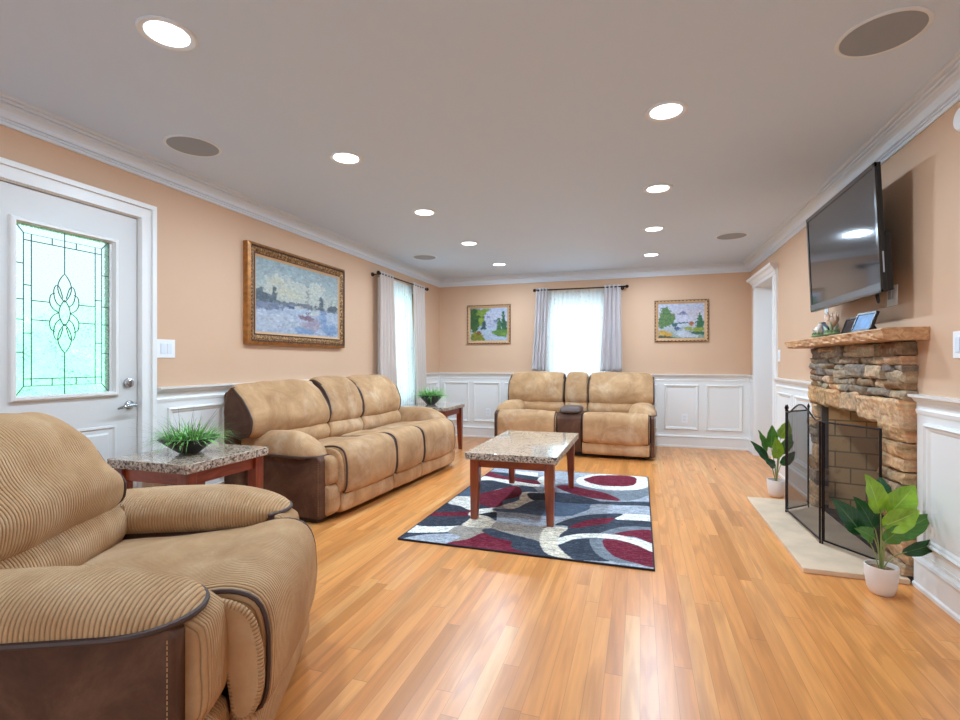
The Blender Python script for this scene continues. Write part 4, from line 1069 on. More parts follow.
screen_panel(A_, B_, True, [B_])
screen_panel((C_[0], C_[1]), (A_[0] + .010, A_[1] - .008), False, [])
screen_panel((B_[0] + .012, B_[1] + .010), D_, False, [(B_[0] + .012, B_[1] + .012), D_])

# ---------------------------------------------------------------- television
tvc = [Vector((1.112, 2.886, 1.490)), Vector((1.112, 3.920, 1.505)), Vector((1.085, 3.900, 2.127)), Vector((1.085, 2.862, 2.110))]
tv = empty('television', (1.294, 3.683, 1.862), 0, 'large flat black television mounted above the mantel, tilted down', 'television')
W_, H_ = 1.124, 0.688
M_ = Matrix.Translation((0.0 - 0.099, 0, 0)) @ Matrix.Rotation(math.radians(-2.6), 4, 'Y')
def tvbox(x0, x1, y0, y1, z0, z1, name, mat, par=tv, bev=0.0, **k):
    mb = MB(); mb.box(x0, x1, y0, y1, z0, z1, M_); return mb.build(name, mat, par, bevel=bev, **k)
TVB = simple('gloss_black_bezel', (14, 14, 15), 0.18, coat=0.5)
hw, hh = W_ / 2, H_ / 2
mb = MB(); mb.box(0.004, 0.026, -hw, hw, -hh, hh, M_); mb.box(0.0262, 0.062, -hw + .02, hw - .02, -hh + .01, -0.02, M_); mb.build('housing', simple('matte_black_housing', (18, 18, 19), 0.45), tv, bevel=0.004)
mb = MB(); 
for q in ((-hw, -hw + .024, -hh, hh), (hw - .024, hw, -hh, hh), (-hw, hw, hh - .024, hh), (-hw, hw, -hh, -hh + .012)): mb.box(-0.004, 0.006, *q, M_)
mb.build('bezel', TVB, tv)
tvbox(-0.006, 0.006, -hw + .001, hw - .001, -hh + .010, -hh + .050, 'lower_bezel', simple('grey_lower_bezel', (110, 112, 116), 0.25, 0.6))['label'] = 'silver grey strip'
t = NT('dark_screen'); t.b.inputs['Base Color'].default_value = (*lin((48, 48, 50)), 1); t.b.inputs['Roughness'].default_value = 0.07
t.b.inputs['IOR'].default_value = 1.85
tvbox(0.0, 0.005, -hw + .024, hw - .024, -hh + .050, hh - .024, 'screen', t.m)
mb = MB(); mb.box(-0.04, 0.064, 0.18, 0.22, -0.03, 0.03); mb.box(0.062, 0.075, 0.15, 0.25, -0.08, 0.08); mb.box(-0.068, -0.04, 0.10, 0.30, 0.0, 0.12)
mb.build('wall_bracket', BLACK, tv)
mb = MB(); mb.tube(smooth_open([(-0.05, -0.42, -0.325), (-0.045, -0.425, -0.368), (-0.04, -0.405, -0.385), (-0.04, -0.39, -0.362), (-0.04, -0.375, -0.325)], 16), 0.005, 8); mb.build('cable', BLACK, tv, smooth=True)
mb = MB()
mb.box(0.010, 0.016, -hw - 0.002, -hw + .001, -0.24, -0.13, M_)
mb.build('button_strip', PLATEG, tv)

# ---------------------------------------------------------------- mantel ornaments
def figurine(name, loc, rz, sc, body, accent, label, group=None):
    root = empty(name, loc, rz, label, 'figurine', group)
    g = MB(); g.lathe([(0.0, 0), (0.034 * sc, 0), (0.036 * sc, 0.006 * sc), (0.026 * sc, 0.014 * sc), (0.0, 0.016 * sc)], (0, 0, 0), 18)
    r = random.Random(int(sc * 100))
    for k in range(9): a = k * 0.7; g.ball((0.024 * sc * math.cos(a), 0.024 * sc * math.sin(a), 0.016 * sc), 0.009 * sc, (1, .5, 1.0), 8, 6)
    g.build('leafy_base', simple(name + '_base_green', (120, 140, 96), 0.5), root, smooth=True)
    return root
r1 = figurine('bird_figurine', (1.20, 4.06, 1.327), 0.3, 1.25, None, None, 'small white and brown bird figurine at the far end of the mantel')
b_ = MB()
b_.ball((0, 0, 0.046), 0.026, (1.0, 0.8, 1.15)); b_.ball((0.012, 0, 0.080), 0.016); b_.ball((-0.028, 0, 0.040), 0.014, (1.9, .6, .5), rot=Matrix.Rotation(0.7, 3, 'Y')); b_.tube([(0.024, 0, 0.081), (0.038, 0, 0.078)], [0.005, 0.001], 8)
for s_ in (-1, 1): b_.ball((-0.004, s_ * 0.020, 0.046), 0.017, (1.2, .35, .8)); b_.tube([(0.003, s_ * .008, 0.025), (0.003, s_ * .008, 0.010)], 0.0025, 6)
b_.build('bird_body', simple('glazed_white_china', (228, 220, 208), 0.2, coat=0.5), r1, smooth=True)
r2 = figurine('flower_figurine', (1.20, 3.80, 1.327), 0.0, 1.35, None, None, 'taller tulip shaped pinkish tan figurine with pointed tips on the mantel')
b_ = MB(); b_.lathe([(0.008, 0.018), (0.006, 0.040), (0.010, 0.050), (0.028, 0.066), (0.036, 0.088), (0.034, 0.108), (0.026, 0.124), (0.022, 0.122), (0.028, 0.106), (0.030, 0.088), (0.020, 0.068), (0.0, 0.060)], (0, 0, 0), 24)
for k in range(5):
    a = 2 * PI * k / 5; b_.tube([(0.033 * math.cos(a), 0.033 * math.sin(a), 0.095), (0.030 * math.cos(a), 0.030 * math.sin(a), 0.125), (0.042 * math.cos(a), 0.042 * math.sin(a), 0.150)], [0.010, 0.008, 0.002], 8)
b_.build('blossom', simple('pinkish_tan_china', (206, 170, 142), 0.3, coat=0.4), r2, smooth=True)
b_ = MB()
for a, hgt in ((0.5, .075), (2.4, .06), (4.2, .085)): b_.tube([(0.012 * math.cos(a), 0.012 * math.sin(a), 0.015), (0.035 * math.cos(a), 0.035 * math.sin(a), hgt * .6), (0.050 * math.cos(a), 0.050 * math.sin(a), hgt)], [0.004, 0.010, 0.002], 8)
b_.build('leaf', simple('pale_green_china', (176, 196, 160), 0.3, coat=0.4), r2, smooth=True)
def standing_frame(loc, rz, w, h, face, label, lean=-0.25, rim=(26, 26, 30)):
    root = empty('photo_frame', loc, rz, label, 'photo frame')
    R_ = Matrix.Rotation(lean, 4, 'X')
    mb = MB()
    for q in ((-w / 2, -w / 2 + .012, 0, h), (w / 2 - .012, w / 2, 0, h), (-w / 2, w / 2, 0, .012), (-w / 2, w / 2, h - .012, h)): mb.box(q[0], q[1], -.006, .010, q[2], q[3], R_)
    mb.box(-w / 2 + .004, w / 2 - .004, 0.004, 0.010, .004, h - .004, R_)
    mb.build('frame', simple('frame_dark_%d' % rim[0], rim, 0.35), root)
    mb = MB(); mb.box(-w / 2 + .012, w / 2 - .012, -.002, .004, .012, h - .012, R_); mb.build('picture', face, root)
    mb = MB(); mb.prism([(0.012, 0.0), (0.012 - math.sin(lean) * h * .7, h * 0.65), (0.0 + 0.012 - math.sin(lean) * h * .62, h * 0.60), (0.09, 0.0)], -0.012, 0.012, 'x'); mb.build('easel_back', BLACK, root)
    return root
BLUEP = simple('blue_photo_print', (86, 128, 172), 0.5, var=0.2, vs=16)
DARKP = simple('dark_photo_print', (52, 44, 46), 0.3, var=0.4, vs=30)
NAVYP = simple('navy_photo_print', (40, 66, 100), 0.3, var=0.2, vs=20)
standing_frame((1.21, 3.39, 1.3265), -PI / 2 + 0.10, 0.20, 0.115, BLUEP, 'low dark photo frame with a bright blue picture on the mantel', -0.35)
standing_frame((1.24, 3.65, 1.3265), -PI / 2 - 0.02, 0.24, 0.105, DARKP, 'low dark photo frame with a brown picture behind the tulip figurine', -0.3)
standing_frame((1.285, 4.26, 1.3265), -PI / 2, 0.20, 0.12, NAVYP, 'navy blue photo frame behind the small bird figurine', -0.12)

# ---------------------------------------------------------------- broad leaf plants
def leaf_mat(name, c, vein):
    t = NT(name); uv = t.n('ShaderNodeUVMap'); su = t.n('ShaderNodeSeparateXYZ'); t.l(uv.outputs[0], su.inputs[0])
    rib = t.math('LESS_THAN', t.math('ABSOLUTE', su.outputs[0]), 0.035)
    vn = t.math('LESS_THAN', t.math('ABSOLUTE', t.math('SUBTRACT', t.math('FRACT', t.math('SUBTRACT', t.math('MULTIPLY', su.outputs[1], 7), t.math('MULTIPLY', t.math('ABSOLUTE', su.outputs[0]), 2.2))), 0.5)), 0.045)
    f = t.math('MAXIMUM', t.math('MULTIPLY', rib, 0.8), t.math('MULTIPLY', vn, 0.30))
    nz = t.noise(t.coord('Object'), 18, 3)
    base = t.ramp(nz, [(0.3, tuple(x * .85 for x in c)), (0.7, tuple(min(255, x * 1.1) for x in c))])
    t.l(t.mix(f, base, lin(vein)), t.b.inputs['Base Color'])
    t.b.inputs['Roughness'].default_value = 0.32; t.b.inputs['Specular IOR Level'].default_value = 0.5
    tl = t.n('ShaderNodeBsdfTranslucent'); tl.inputs['Color'].default_value = (*lin(tuple(min(255, x * 1.1) for x in c)), 1)
    m = t.n('ShaderNodeMixShader'); m.inputs[0].default_value = 0.2
    t.l(t.b.outputs[0], m.inputs[1]); t.l(tl.outputs[0], m.inputs[2]); t.l(m.outputs[0], t.out.inputs['Surface'])
    return t.m
LF_LIGHT = leaf_mat('lime_green_leaf', (150, 190, 48), (200, 220, 120))
LF_MID = leaf_mat('mid_green_leaf', (84, 136, 52), (150, 184, 100))
LF_DARK = leaf_mat('dark_green_leaf', (38, 88, 48), (110, 150, 90))
STEM = simple('leaf_stem_green', (138, 150, 88), 0.5)
def broad_leaf(root, base, tip, w, face, mat, droop=0.02, cup=0.25):
    base, tip, face = Vector(base), Vector(tip), Vector(face).normalized()
    ax = (tip - base); L = ax.length; ax.normalize(); side = ax.cross(face).normalized(); nrm = side.cross(ax).normalized()
    nu, nv = 8, 16; V = []; F = []; U = []
    for layer in (0, 1):
        for i in range(nv + 1):
            v = i / nv; ww = w / 2 * (math.sin(PI * min(1, v ** 0.75)) ** 0.75) * (1 - 0.15 * v)
            c = base + ax * L * v + nrm * (droop * math.sin(PI * v) - droop * 0.8 * v * v)
            for k in range(nu + 1):
                u = -1 + 2 * k / nu
                p = c + side * ww * u - nrm * (cup * ww * (1 - abs(u) ** 1.2)) + nrm * 0.004 * math.sin(v * 19 + u * 2) * abs(u)
                if layer: p = p - nrm * 0.0012
                V.append(p)
    st = (nv + 1) * (nu + 1)
    for layer in (0, 1):
        for i in range(nv):
            for k in range(nu):
                o = layer * st; q = (o + i * (nu + 1) + k, o + i * (nu + 1) + k + 1, o + (i + 1) * (nu + 1) + k + 1, o + (i + 1) * (nu + 1) + k)
                F.append(q if not layer else q[::-1])
                uu = [(-1 + 2 * k / nu, i / nv), (-1 + 2 * (k + 1) / nu, i / nv), (-1 + 2 * (k + 1) / nu, (i + 1) / nv), (-1 + 2 * k / nu, (i + 1) / nv)]
                U.append(uu if not layer else uu[::-1])
    mb = MB(); mb.add(V, F, U); return mb.build('leaf', mat, root, smooth='all', merge=False)
def leafy(loc, px, u0, v0, leaves, pr, ph, label, ribbed=True, ws=1.0):
    """leaves: (base du,dv, tip du,dv, width px, depth px, material) measured from the pot's middle, turned into metres by px"""
    R_ = Vector((0.951, 0.308, 0)); D_ = Vector((0.308, -0.951, 0))
    root = empty('potted_plant', loc, 0, label, 'potted plant')
    mb = MB(); n = 48; prof = [(pr * .62, 0.0), (pr * .70, 0.004), (pr * .86, ph * .22), (pr * .97, ph * .6), (pr, ph * .97), (pr * .985, ph), (pr * .93, ph), (pr * .92, ph * .82), (0.0, ph * .80)]
    mb.lathe(prof, (0, 0, 0), 72)
    if ribbed:
        mb.v = [((x * (1 - 0.012 * (k % 2)), y * (1 - 0.012 * (k % 2)), z) if 0.004 < z < ph * .9 and math.hypot(x, y) > pr * .8 else (x, y, z)) for k, (x, y, z) in enumerate(mb.v)]
    mb.build('pot', simple('white_ribbed_ceramic', (228, 220, 214), 0.45) if 'white_ribbed_ceramic' not in bpy.data.materials else bpy.data.materials['white_ribbed_ceramic'], root, smooth=True, ang=0.9)
    mb = MB(); mb.ball((0, 0, ph * .84), pr * .9, (1, 1, 0.06), 24, 8); mb.build('soil', simple('brown_moss', (142, 104, 66), 0.95, var=0.3, vs=60, bump=(120, 1.0, 0.01)), root)
    for i, (bu, bv, tu, tv_, w, dp, mt) in enumerate(leaves):
        b = R_ * bu * px + Vector((0, 0, ph * .84 + (-bv) * px)) + D_ * dp * px * 0.5
        tp = R_ * tu * px + Vector((0, 0, ph * .84 + (-tv_) * px)) + D_ * dp * px
        face = D_ * 0.95 + Vector((0, 0, 0.30)) + R_ * random.Random(i).uniform(-.15, .15)
        lf = broad_leaf(root, b, tp, w * px * ws, face, mt, 0.015 if tv_ < bv else 0.03)
        s = MB(); b0 = R_ * (bu * .06 * px) + D_ * random.Random(i + 5).uniform(-.01, .01) + Vector((0, 0, ph * .82))
        mid = b0.lerp(b, 0.55) + Vector((0, 0, 0.012)); mid = Vector((mid.x * .8, mid.y * .8, mid.z))
        s.tube([tuple(p) for p in smooth_open([tuple(b0), tuple(mid), tuple(b), tuple(b.lerp(tp, 0.1))], 12)], 0.0028, 6)
        s.build('stem', STEM, root, smooth=True)
    return root
D, Mi, Lt = LF_DARK, LF_MID, LF_LIGHT
near = [(-2, -58, -17, -98, 27, 4, Lt), (8, -56, 36, -86, 29, 0, Lt), (-4, -46, 28, -64, 25, 14, Lt), (-22, -38, -54, -74, 24, 8, D), (-6, -40, -26, -74, 21, 0, D),
        (4, -34, 50, -58, 22, 6, Mi), (18, -18, 60, -33, 14, 8, D), (-12, -34, -34, -46, 16, 12, Mi), (4, -70, 10, -92, 20, -12, D), (10, -40, 40, -72, 18, -8, D), (-2, -30, 14, -50, 18, 12, Mi)]
leafy((1.143, 2.955, 0), 2.40 / 494, 0, 0, near, 0.070, 0.140, 'broad leaf green plant in a white ribbed pot at the near corner of the hearth')
R2 = {k: v for k, v in ()}
far = [(2, -44, 9, -62, 17, 6, Lt), (-6, -34, -5, -57, 14, 2, Mi), (-10, -30, -17, -52, 9, 0, Mi), (-10, -22, -28, -42, 10, 6, D), (-2, -24, -6, -46, 15, 10, Lt),
       (4, -28, 16, -48, 13, 0, Mi), (2, -18, 14, -32, 12, 8, D), (6, -34, 22, -40, 12, -6, D), (-4, -16, -18, -26, 10, 10, D)]
leafy((1.11, 4.80, 0), 4.24 / 494, 0, 0, far, 0.073, 0.145, 'small broad leaf plant in a white pot between hearth and cased opening', ws=0.85)

# ---------------------------------------------------------------- grass bowls
GB1 = simple('fake_grass_green', (112, 166, 88), 0.5, var=0.45, vs=40); GB2 = simple('grass_wisps', (92, 104, 78), 0.6, var=0.3, vs=30)
BOWL = simple('black_glazed_bowl', (34, 32, 34), 0.3, coat=0.4)
def grass_bowl(loc, r, h, label, seed, spread=1.0, wisp=1.3):
    root = empty('grass_plant', loc, 0.3, label, 'potted plant')
    mb = MB(); mb.lathe([(r * .28, 0), (r * .34, 0.004), (r * .70, h * .55), (r, h), (r * .97, h + .003), (r * .93, h - .002), (r * .60, h * .55), (0, h * .45)], (0, 0, 0), 8)
    mb.build('bowl', BOWL, root, bevel=0.002)
    mb = MB(); mb.ball((0, 0, h * .80), r * .86, (1, 1, .12), 16, 6); mb.build('soil', simple('dark_moss', (52, 60, 38), 0.95) if 'dark_moss' not in bpy.data.materials else bpy.data.materials['dark_moss'], root)
    rn = random.Random(seed)
    def blades(cnt, lmin, lmax, w, lift, curl):
        mb = MB()
        for _ in range(cnt):
            a = rn.uniform(0, 2 * PI); rr = r * .75 * math.sqrt(rn.random()); L = rn.uniform(lmin, lmax); e = rn.uniform(*lift)
            p = Vector((rr * math.cos(a), rr * math.sin(a), h * .82)); d = Vector((math.cos(a + rn.uniform(-.5, .5)) * math.cos(e), math.sin(a + rn.uniform(-.5, .5)) * math.cos(e), math.sin(e)))
            sd = d.cross(Vector((0, 0, 1))).normalized(); cu = rn.uniform(*curl); n_ = 7; V = []
            for i in range(n_ + 1):
                t_ = i / n_; ww = w * (1 - t_ ** 1.6) + 0.0002
                q = p + d * L * t_ - Vector((0, 0, 1)) * cu * L * t_ * t_
                up = Vector((0, 0, 1)).lerp(d, 0.3) * ww * .35
                V += [q - sd * ww, q + up, q + sd * ww]
            mb.add(V, [(i * 3 + k, i * 3 + k + 1, i * 3 + 4 + k, i * 3 + 3 + k) for i in range(n_) for k in (0, 1)])
        return mb
    tag(blades(420, .08 * spread, .15 * spread, 0.0028, (0.25, 1.35), (0.2, 0.75)).build('grass_blades', GB1, root, merge=False), kind='stuff')
    tag(blades(90, .16 * wisp, .27 * wisp, 0.0012, (0.1, 1.2), (0.05, 0.55)).build('grass_wisps', GB2, root, merge=False), kind='stuff')
    return root
grass_bowl((-2.60, 2.31, 0.6005), 0.172, 0.092, 'spiky green grass in a black bowl on the end table nearest the front door', 3, 1.35)
grass_bowl((-2.58, 5.90, 0.6005), 0.165, 0.12, 'spiky green grass in a black bowl on the far end table beside the curtain', 8, 1.7, 0.95)

# ---------------------------------------------------------------- framed paintings
def paint(nx, ny, layers, seed, strokes=0.3, bg=None):
    X, Y = np.meshgrid(np.linspace(0, 1, nx), np.linspace(0, 1, ny)); im = np.zeros((ny, nx, 3))
    rr = np.random.RandomState(seed)
    def nz(fx, fy):
        g = rr.rand(int(fy) + 2, int(fx) + 2); xx = X * fx; yy = Y * fy; ix = xx.astype(int); iy = yy.astype(int); u = xx - ix; v = yy - iy
        u = u * u * (3 - 2 * u); v = v * v * (3 - 2 * v)
        return (g[iy, ix] * (1 - u) + g[iy, ix + 1] * u) * (1 - v) + (g[iy + 1, ix] * (1 - u) + g[iy + 1, ix + 1] * u) * v
    for i in range(3):
        im[..., i] = np.interp(Y, [p for p, c in bg], [lin(c)[i] for p, c in bg])
    for kind, c1, c2, dat in layers:
        wob = (nz(30, 30) - .5) * 0.05 + (nz(70, 60) - .5) * 0.03
        if kind == 'poly': msk = tri_area_pts(dat, X + wob, Y + wob * .8).astype(float)
        else:
            msk = np.zeros(X.shape)
            for (cx_, cy_, rx, ry) in dat: msk = np.maximum(msk, (((X - cx_) / rx) ** 2 + ((Y - cy_) / ry) ** 2 + (nz(40, 40) - .5) * 1.1 < 1).astype(float))
        q = nz(38, 46)[..., None]; cc = np.array(lin(c1)) * (1 - q) + np.array(lin(c2)) * q
        im = im * (1 - msk[..., None]) + cc * msk[..., None]
    base_im = im.copy()
    for _ in range(1500):                 # brush dabs
        cx_, cy_ = rr.rand(2); ax_, ay_ = 0.004 + rr.rand() * 0.014, 0.004 + rr.rand() * 0.010
        i0, i1 = int(max(0, (cy_ - ay_) * ny)), int(min(ny, (cy_ + ay_) * ny + 1)); k0, k1 = int(max(0, (cx_ - ax_) * nx)), int(min(nx, (cx_ + ax_) * nx + 1))
        sy_, sx_ = min(ny - 1, max(0, int((cy_ + rr.normal() * .012) * ny))), min(nx - 1, max(0, int((cx_ + rr.normal() * .012) * nx)))
        im[i0:i1, k0:k1] = im[i0:i1, k0:k1] * .5 + .5 * base_im[sy_, sx_] * (0.6 + rr.rand() * 0.8) * (0.9 + 0.2 * rr.rand(3))
    im *= (1 - strokes / 2 + strokes * (nz(90, 110) * .6 + nz(40, 150) * .4))[..., None]
    return np.clip(im * 0.68, 0, 1)
CANVAS = mat_attr('oil_paint', 0.45, None, (160, 0.2, 0.001), 0.4)
def picture(side, a, b, z0, z1, prof, mats, im, label, rope):
    """a..b along the wall, z0..z1 up; prof = list of (inset, d) rings with a material index per band"""
    cs, cz = (a + b) / 2, (z0 + z1) / 2
    root = empty('framed_painting', wc(side, cs, 0, cz), 0, label, 'painting')
    o = wc(side, cs, 0, cz)
    mb = MB(); rings = []
    for ins, d in prof: rings.append([wc(side, p, d, q) for p, q in ((a + ins, z0 + ins), (b - ins, z0 + ins), (b - ins, z1 - ins), (a + ins, z1 - ins))])
    vs = [tuple(Vector(p) - Vector(o)) for r in rings for p in r]
    fs_ = [(i * 4 + k, i * 4 + (k + 1) % 4, i * 4 + 4 + (k + 1) % 4, i * 4 + 4 + k) for i in range(len(rings) - 1) for k in range(4)]
    mb.add(vs, fs_); fr = mb.build('frame', mats[0], root, merge=False)
    for m_ in mats[1:]: fr.data.materials.append(m_)
    for i, p in enumerate(fr.data.polygons): p.material_index = BANDS[len(prof)][i // 4]
    # carved beads along the frame
    ins, d, step, rad, mt = rope
    bm_ = MB(); W__, H__ = b - a - 2 * ins, z1 - z0 - 2 * ins
    for (s0, q0, s1, q1) in ((a + ins, z0 + ins, b - ins, z0 + ins), (a + ins, z1 - ins, b - ins, z1 - ins), (a + ins, z0 + ins, a + ins, z1 - ins), (b - ins, z0 + ins, b - ins, z1 - ins)):
        ln = math.hypot(s1 - s0, q1 - q0); c_ = max(2, int(ln / step))
        for i in range(c_):
            t_ = (i + .5) / c_; p = Vector(wc(side, s0 + (s1 - s0) * t_, d, q0 + (q1 - q0) * t_)) - Vector(o)
            hz = abs(s1 - s0) > 0; sc_ = {'left': (0.5, 1.0 if hz else .6, .6 if hz else 1.0), 'far': (1.0 if hz else .6, 0.5, .6 if hz else 1.0)}[side]
            bm_.ball(p, rad, sc_, 6, 4)
    bm_.build('carved_beading', mt, fr, smooth=True, merge=False)
    ny, nx, _ = im.shape; ins = prof[-1][0]; d = prof[-1][1]
    Ss = np.linspace(a + ins, b - ins, nx); Zs = np.linspace(z1 - ins, z0 + ins, ny)
    V = [tuple(Vector(wc(side, s_, d, q_)) - Vector(o)) for q_ in Zs for s_ in Ss]
    F = [(i * nx + k, i * nx + k + 1, (i + 1) * nx + k + 1, (i + 1) * nx + k) for i in range(ny - 1) for k in range(nx - 1)]
    c = MB(); c.v = V; c.f = F
    cv = c.build('canvas', CANVAS, root, cols=im.reshape(-1, 3))
    bk = MB(); pp = [tuple(Vector(wc(side, s_, dd, q_)) - Vector(o)) for q_ in (z0 + .01, z1 - .01) for dd in (0.0, d - .003) for s_ in (a + .01, b - .01)]
    bk.add(pp, [(0, 2, 3, 1), (4, 5, 7, 6), (0, 1, 5, 4), (2, 6, 7, 3), (0, 4, 6, 2), (1, 3, 7, 5)]); bk.build('backing', DARKF, root)
    return root
GOLD = simple('antique_gold', (158, 104, 50), 0.38, 0.35, bump=(60, 0.4, 0.003), var=0.2, vs=25)
DARKF = simple('dark_walnut_frame', (74, 44, 28), 0.45, 0.1, var=0.3, vs=30)
LINER = simple('tan_gilt_liner', (186, 146, 104), 0.6)
t = NT('worn_carved_gilt'); co = t.coord('Object')
t.l(t.ramp(t.noise(co, 55, 4, 0.7), [(0.36, (62, 40, 26)), (0.5, (128, 88, 50)), (0.66, (206, 164, 104))]), t.b.inputs['Base Color'])
t.b.inputs['Roughness'].default_value = 0.4; t.b.inputs['Metallic'].default_value = 0.3; t.bump(t.noise(co, 70, 4), 0.8, 0.006)
GILT = t.m
BANDS = {8: [0, 0, 1, 3, 3, 1, 2], 6: [1, 3, 2, 2, 2]}
im = paint(230, 140, [
    ('blob', (206, 206, 190), (190, 196, 188), [(0.25, 0.33, 0.16, 0.16), (0.45, 0.35, 0.16, 0.13), (0.70, 0.26, 0.12, 0.08), (0.62, 0.36, .14, .10)]),
    ('blob', (206, 202, 176), (194, 194, 176), [(0.33, 0.42, 0.2, 0.06), (0.22, 0.28, 0.09, 0.05)]),
    ('poly', (96, 108, 120), (124, 132, 140), [(0, .56), (0.12, .50), (0.25, .54), (0.6, .535), (0.8, .56), (1.0, .53), (1.0, .60), (0.5, .60), (0, .62)]),
    ('blob', (70, 84, 96), (104, 116, 122), [(0.04, .50, .05, .10), (0.12, .53, .08, .06), (0.19, .46, .025, .10), (0.76, .50, .03, .12), (0.93, .54, .07, .05)]),
    ('poly', (170, 184, 204), (192, 200, 214), [(0, .62), (1, .60), (1, 1), (0, 1)]),
    ('blob', (110, 120, 146), (140, 148, 168), [(0.15, .64, .15, .05), (0.36, .60, .06, .035), (0.03, .63, .06, .06)]),
    ('blob', (74, 86, 118), (96, 104, 130), [(0.37, .615, .05, .02)]),
    ('blob', (196, 200, 196), (210, 208, 200), [(0.48, .60, .07, .02), (0.66, .66, .06, .03)]),
    ('blob', (120, 96, 118), (150, 120, 130), [(0.55, .74, .08, .035), (0.62, .76, .05, .03)]),
    ('poly', (120, 110, 120), (130, 120, 120), [(0.575, .22), (0.583, .22), (0.59, .72), (0.575, .72)]),
    ('blob', (120, 150, 190), (150, 172, 200), [(0.55, .93, .14, .06), (0.88, .88, .12, .09), (0.78, .70, .06, .10)]),
    ('blob', (160, 150, 170), (182, 172, 180), [(0.68, .84, .06, .10), (0.60, .86, .1, .05)]),
    ('poly', (200, 206, 216), (180, 190, 206), [(0, .76), (0.35, .74), (0.5, .86), (0.3, .92), (0, .95)])],
    5, 0.28, [(0, (150, 168, 172)), (0.25, (168, 182, 182)), (0.5, (196, 198, 186)), (0.6, (184, 190, 186)), (1, (172, 184, 198))])
picture('left', 3.165, 4.52, 1.297, 2.12, [(0, 0.0), (0, 0.045), (0.022, 0.060), (0.034, 0.050), (0.050, 0.054), (0.075, 0.036), (0.086, 0.040), (0.105, 0.030)], [GOLD, DARKF, LINER, GILT], im,
        'wide gilt framed painting of boats on a pale blue harbour above the long sofa', (0.028, 0.058, 0.030, 0.012, DARKF))
im = paint(150, 130, [
    ('poly', (170, 184, 214), (206, 206, 222), [(.45, .5), (.58, .34), (.66, .44), (.76, .30), (.9, .5), (.8, .6), (.45, .6)]),
    ('blob', (110, 122, 156), (140, 150, 180), [(.50, .27, .06, .03), (.68, .40, .06, .04)]),
    ('blob', (46, 84, 50), (80, 120, 60), [(.12, .2, .16, .22), (.1, .5, .14, .25), (.25, .3, .12, .25)]),
    ('blob', (120, 150, 60), (160, 180, 70), [(.30, .15, .14, .10), (.30, .42, .08, .14), (.42, .06, .12, .05)]),
    ('blob', (50, 80, 92), (70, 96, 104), [(.37, .52, .05, .15), (.36, .62, .07, .05)]),
    ('poly', (36, 84, 60), (60, 112, 64), [(.84, .62), (.86, .10), (.90, .10), (.94, .4), (1, .42), (1, .72), (.78, .72)]),
    ('poly', (52, 100, 62), (90, 130, 70), [(.70, .70), (.76, .3), (.80, .3), (.86, .7)]),
    ('poly', (176, 192, 214), (200, 210, 224), [(.36, .68), (.62, .66), (.66, .85), (.9, .96), (.5, 1), (.4, .9)]),
    ('poly', (70, 120, 50), (140, 168, 70), [(.60, .72), (.8, .68), (1, .68), (1, .90), (.74, .86), (.6, .78)]),
    ('poly', (90, 120, 40), (176, 160, 56), [(0, .78), (.2, .72), (.34, .84), (.40, 1), (0, 1)]),
    ('blob', (170, 110, 50), (120, 80, 40), [(.24, .76, .08, .06)])],
    11, 0.35, [(0, (188, 200, 226)), (0.3, (206, 208, 226)), (0.6, (190, 206, 220)), (1, (180, 196, 216))])
picture('far', -2.535, -1.850, 1.425, 2.02, [(0, 0.0), (0, 0.022), (0.010, 0.030), (0.030, 0.026), (0.044, 0.016), (0.050, 0.014)], [GOLD, DARKF, LINER, GILT], im,
        'small gilt framed painting of a blue lake between green trees left of the far window', (0.012, 0.028, 0.044, 0.013, DARKF))
im = paint(150, 120, [
    ('poly', (206, 208, 228), (220, 216, 230), [(.28, .5), (.42, .3), (.52, .2), (.66, .36), (.8, .5), (.8, .6), (.28, .6)]),
    ('poly', (104, 110, 150), (140, 140, 176), [(.38, .33), (.50, .22), (.54, .21), (.66, .34), (.58, .30), (.50, .34), (.46, .29)]),
    ('blob', (66, 110, 64), (120, 150, 80), [(.15, .3, .12, .22), (.2, .45, .14, .2), (.08, .55, .1, .16), (.3, .4, .07, .12)]),
    ('poly', (56, 96, 104), (74, 120, 112), [(.30, .56), (.66, .54), (.66, .58), (.42, .60), (.40, .68), (.30, .66)]),
    ('poly', (204, 212, 228), (216, 220, 232), [(.42, .60), (.66, .58), (.64, .64), (.45, .68)]),
    ('blob', (196, 130, 70), (168, 96, 50), [(.72, .58, .05, .06)]),
    ('poly', (50, 104, 70), (80, 130, 80), [(.80, .72), (.88, .26), (.90, .26), (.96, .5), (1, .54), (1, .74)]),
    ('blob', (120, 150, 60), (180, 180, 80), [(.86, .76, .16, .06), (.66, .72, .1, .04)]),
    ('blob', (60, 90, 120), (90, 120, 150), [(.42, .74, .06, .06)]),
    ('poly', (196, 206, 220), (214, 218, 226), [(.44, .80), (.56, .78), (.8, .9), (.95, .98), (.5, .98), (.38, .9)]),
    ('poly', (70, 120, 70), (50, 100, 80), [(.66, .82), (1, .82), (1, .92), (.8, .9)]),
    ('blob', (206, 150, 50), (224, 184, 70), [(.10, .84, .12, .07), (.2, .90, .12, .05)]),
    ('poly', (70, 80, 50), (120, 100, 60), [(0, .92), (.3, .95), (.42, 1), (0, 1)])],
    17, 0.3, [(0, (196, 202, 224)), (0.3, (216, 206, 216)), (0.6, (204, 206, 222)), (1, (150, 170, 150))])
picture('far', 0.190, 0.868, 1.425, 1.990, [(0, 0.0), (0, 0.022), (0.010, 0.030), (0.030, 0.026), (0.044, 0.016), (0.050, 0.014)], [GOLD, DARKF, LINER, GILT], im,
        'small gilt framed painting with a mountain and red hut right of the far window', (0.012, 0.028, 0.044, 0.013, DARKF))

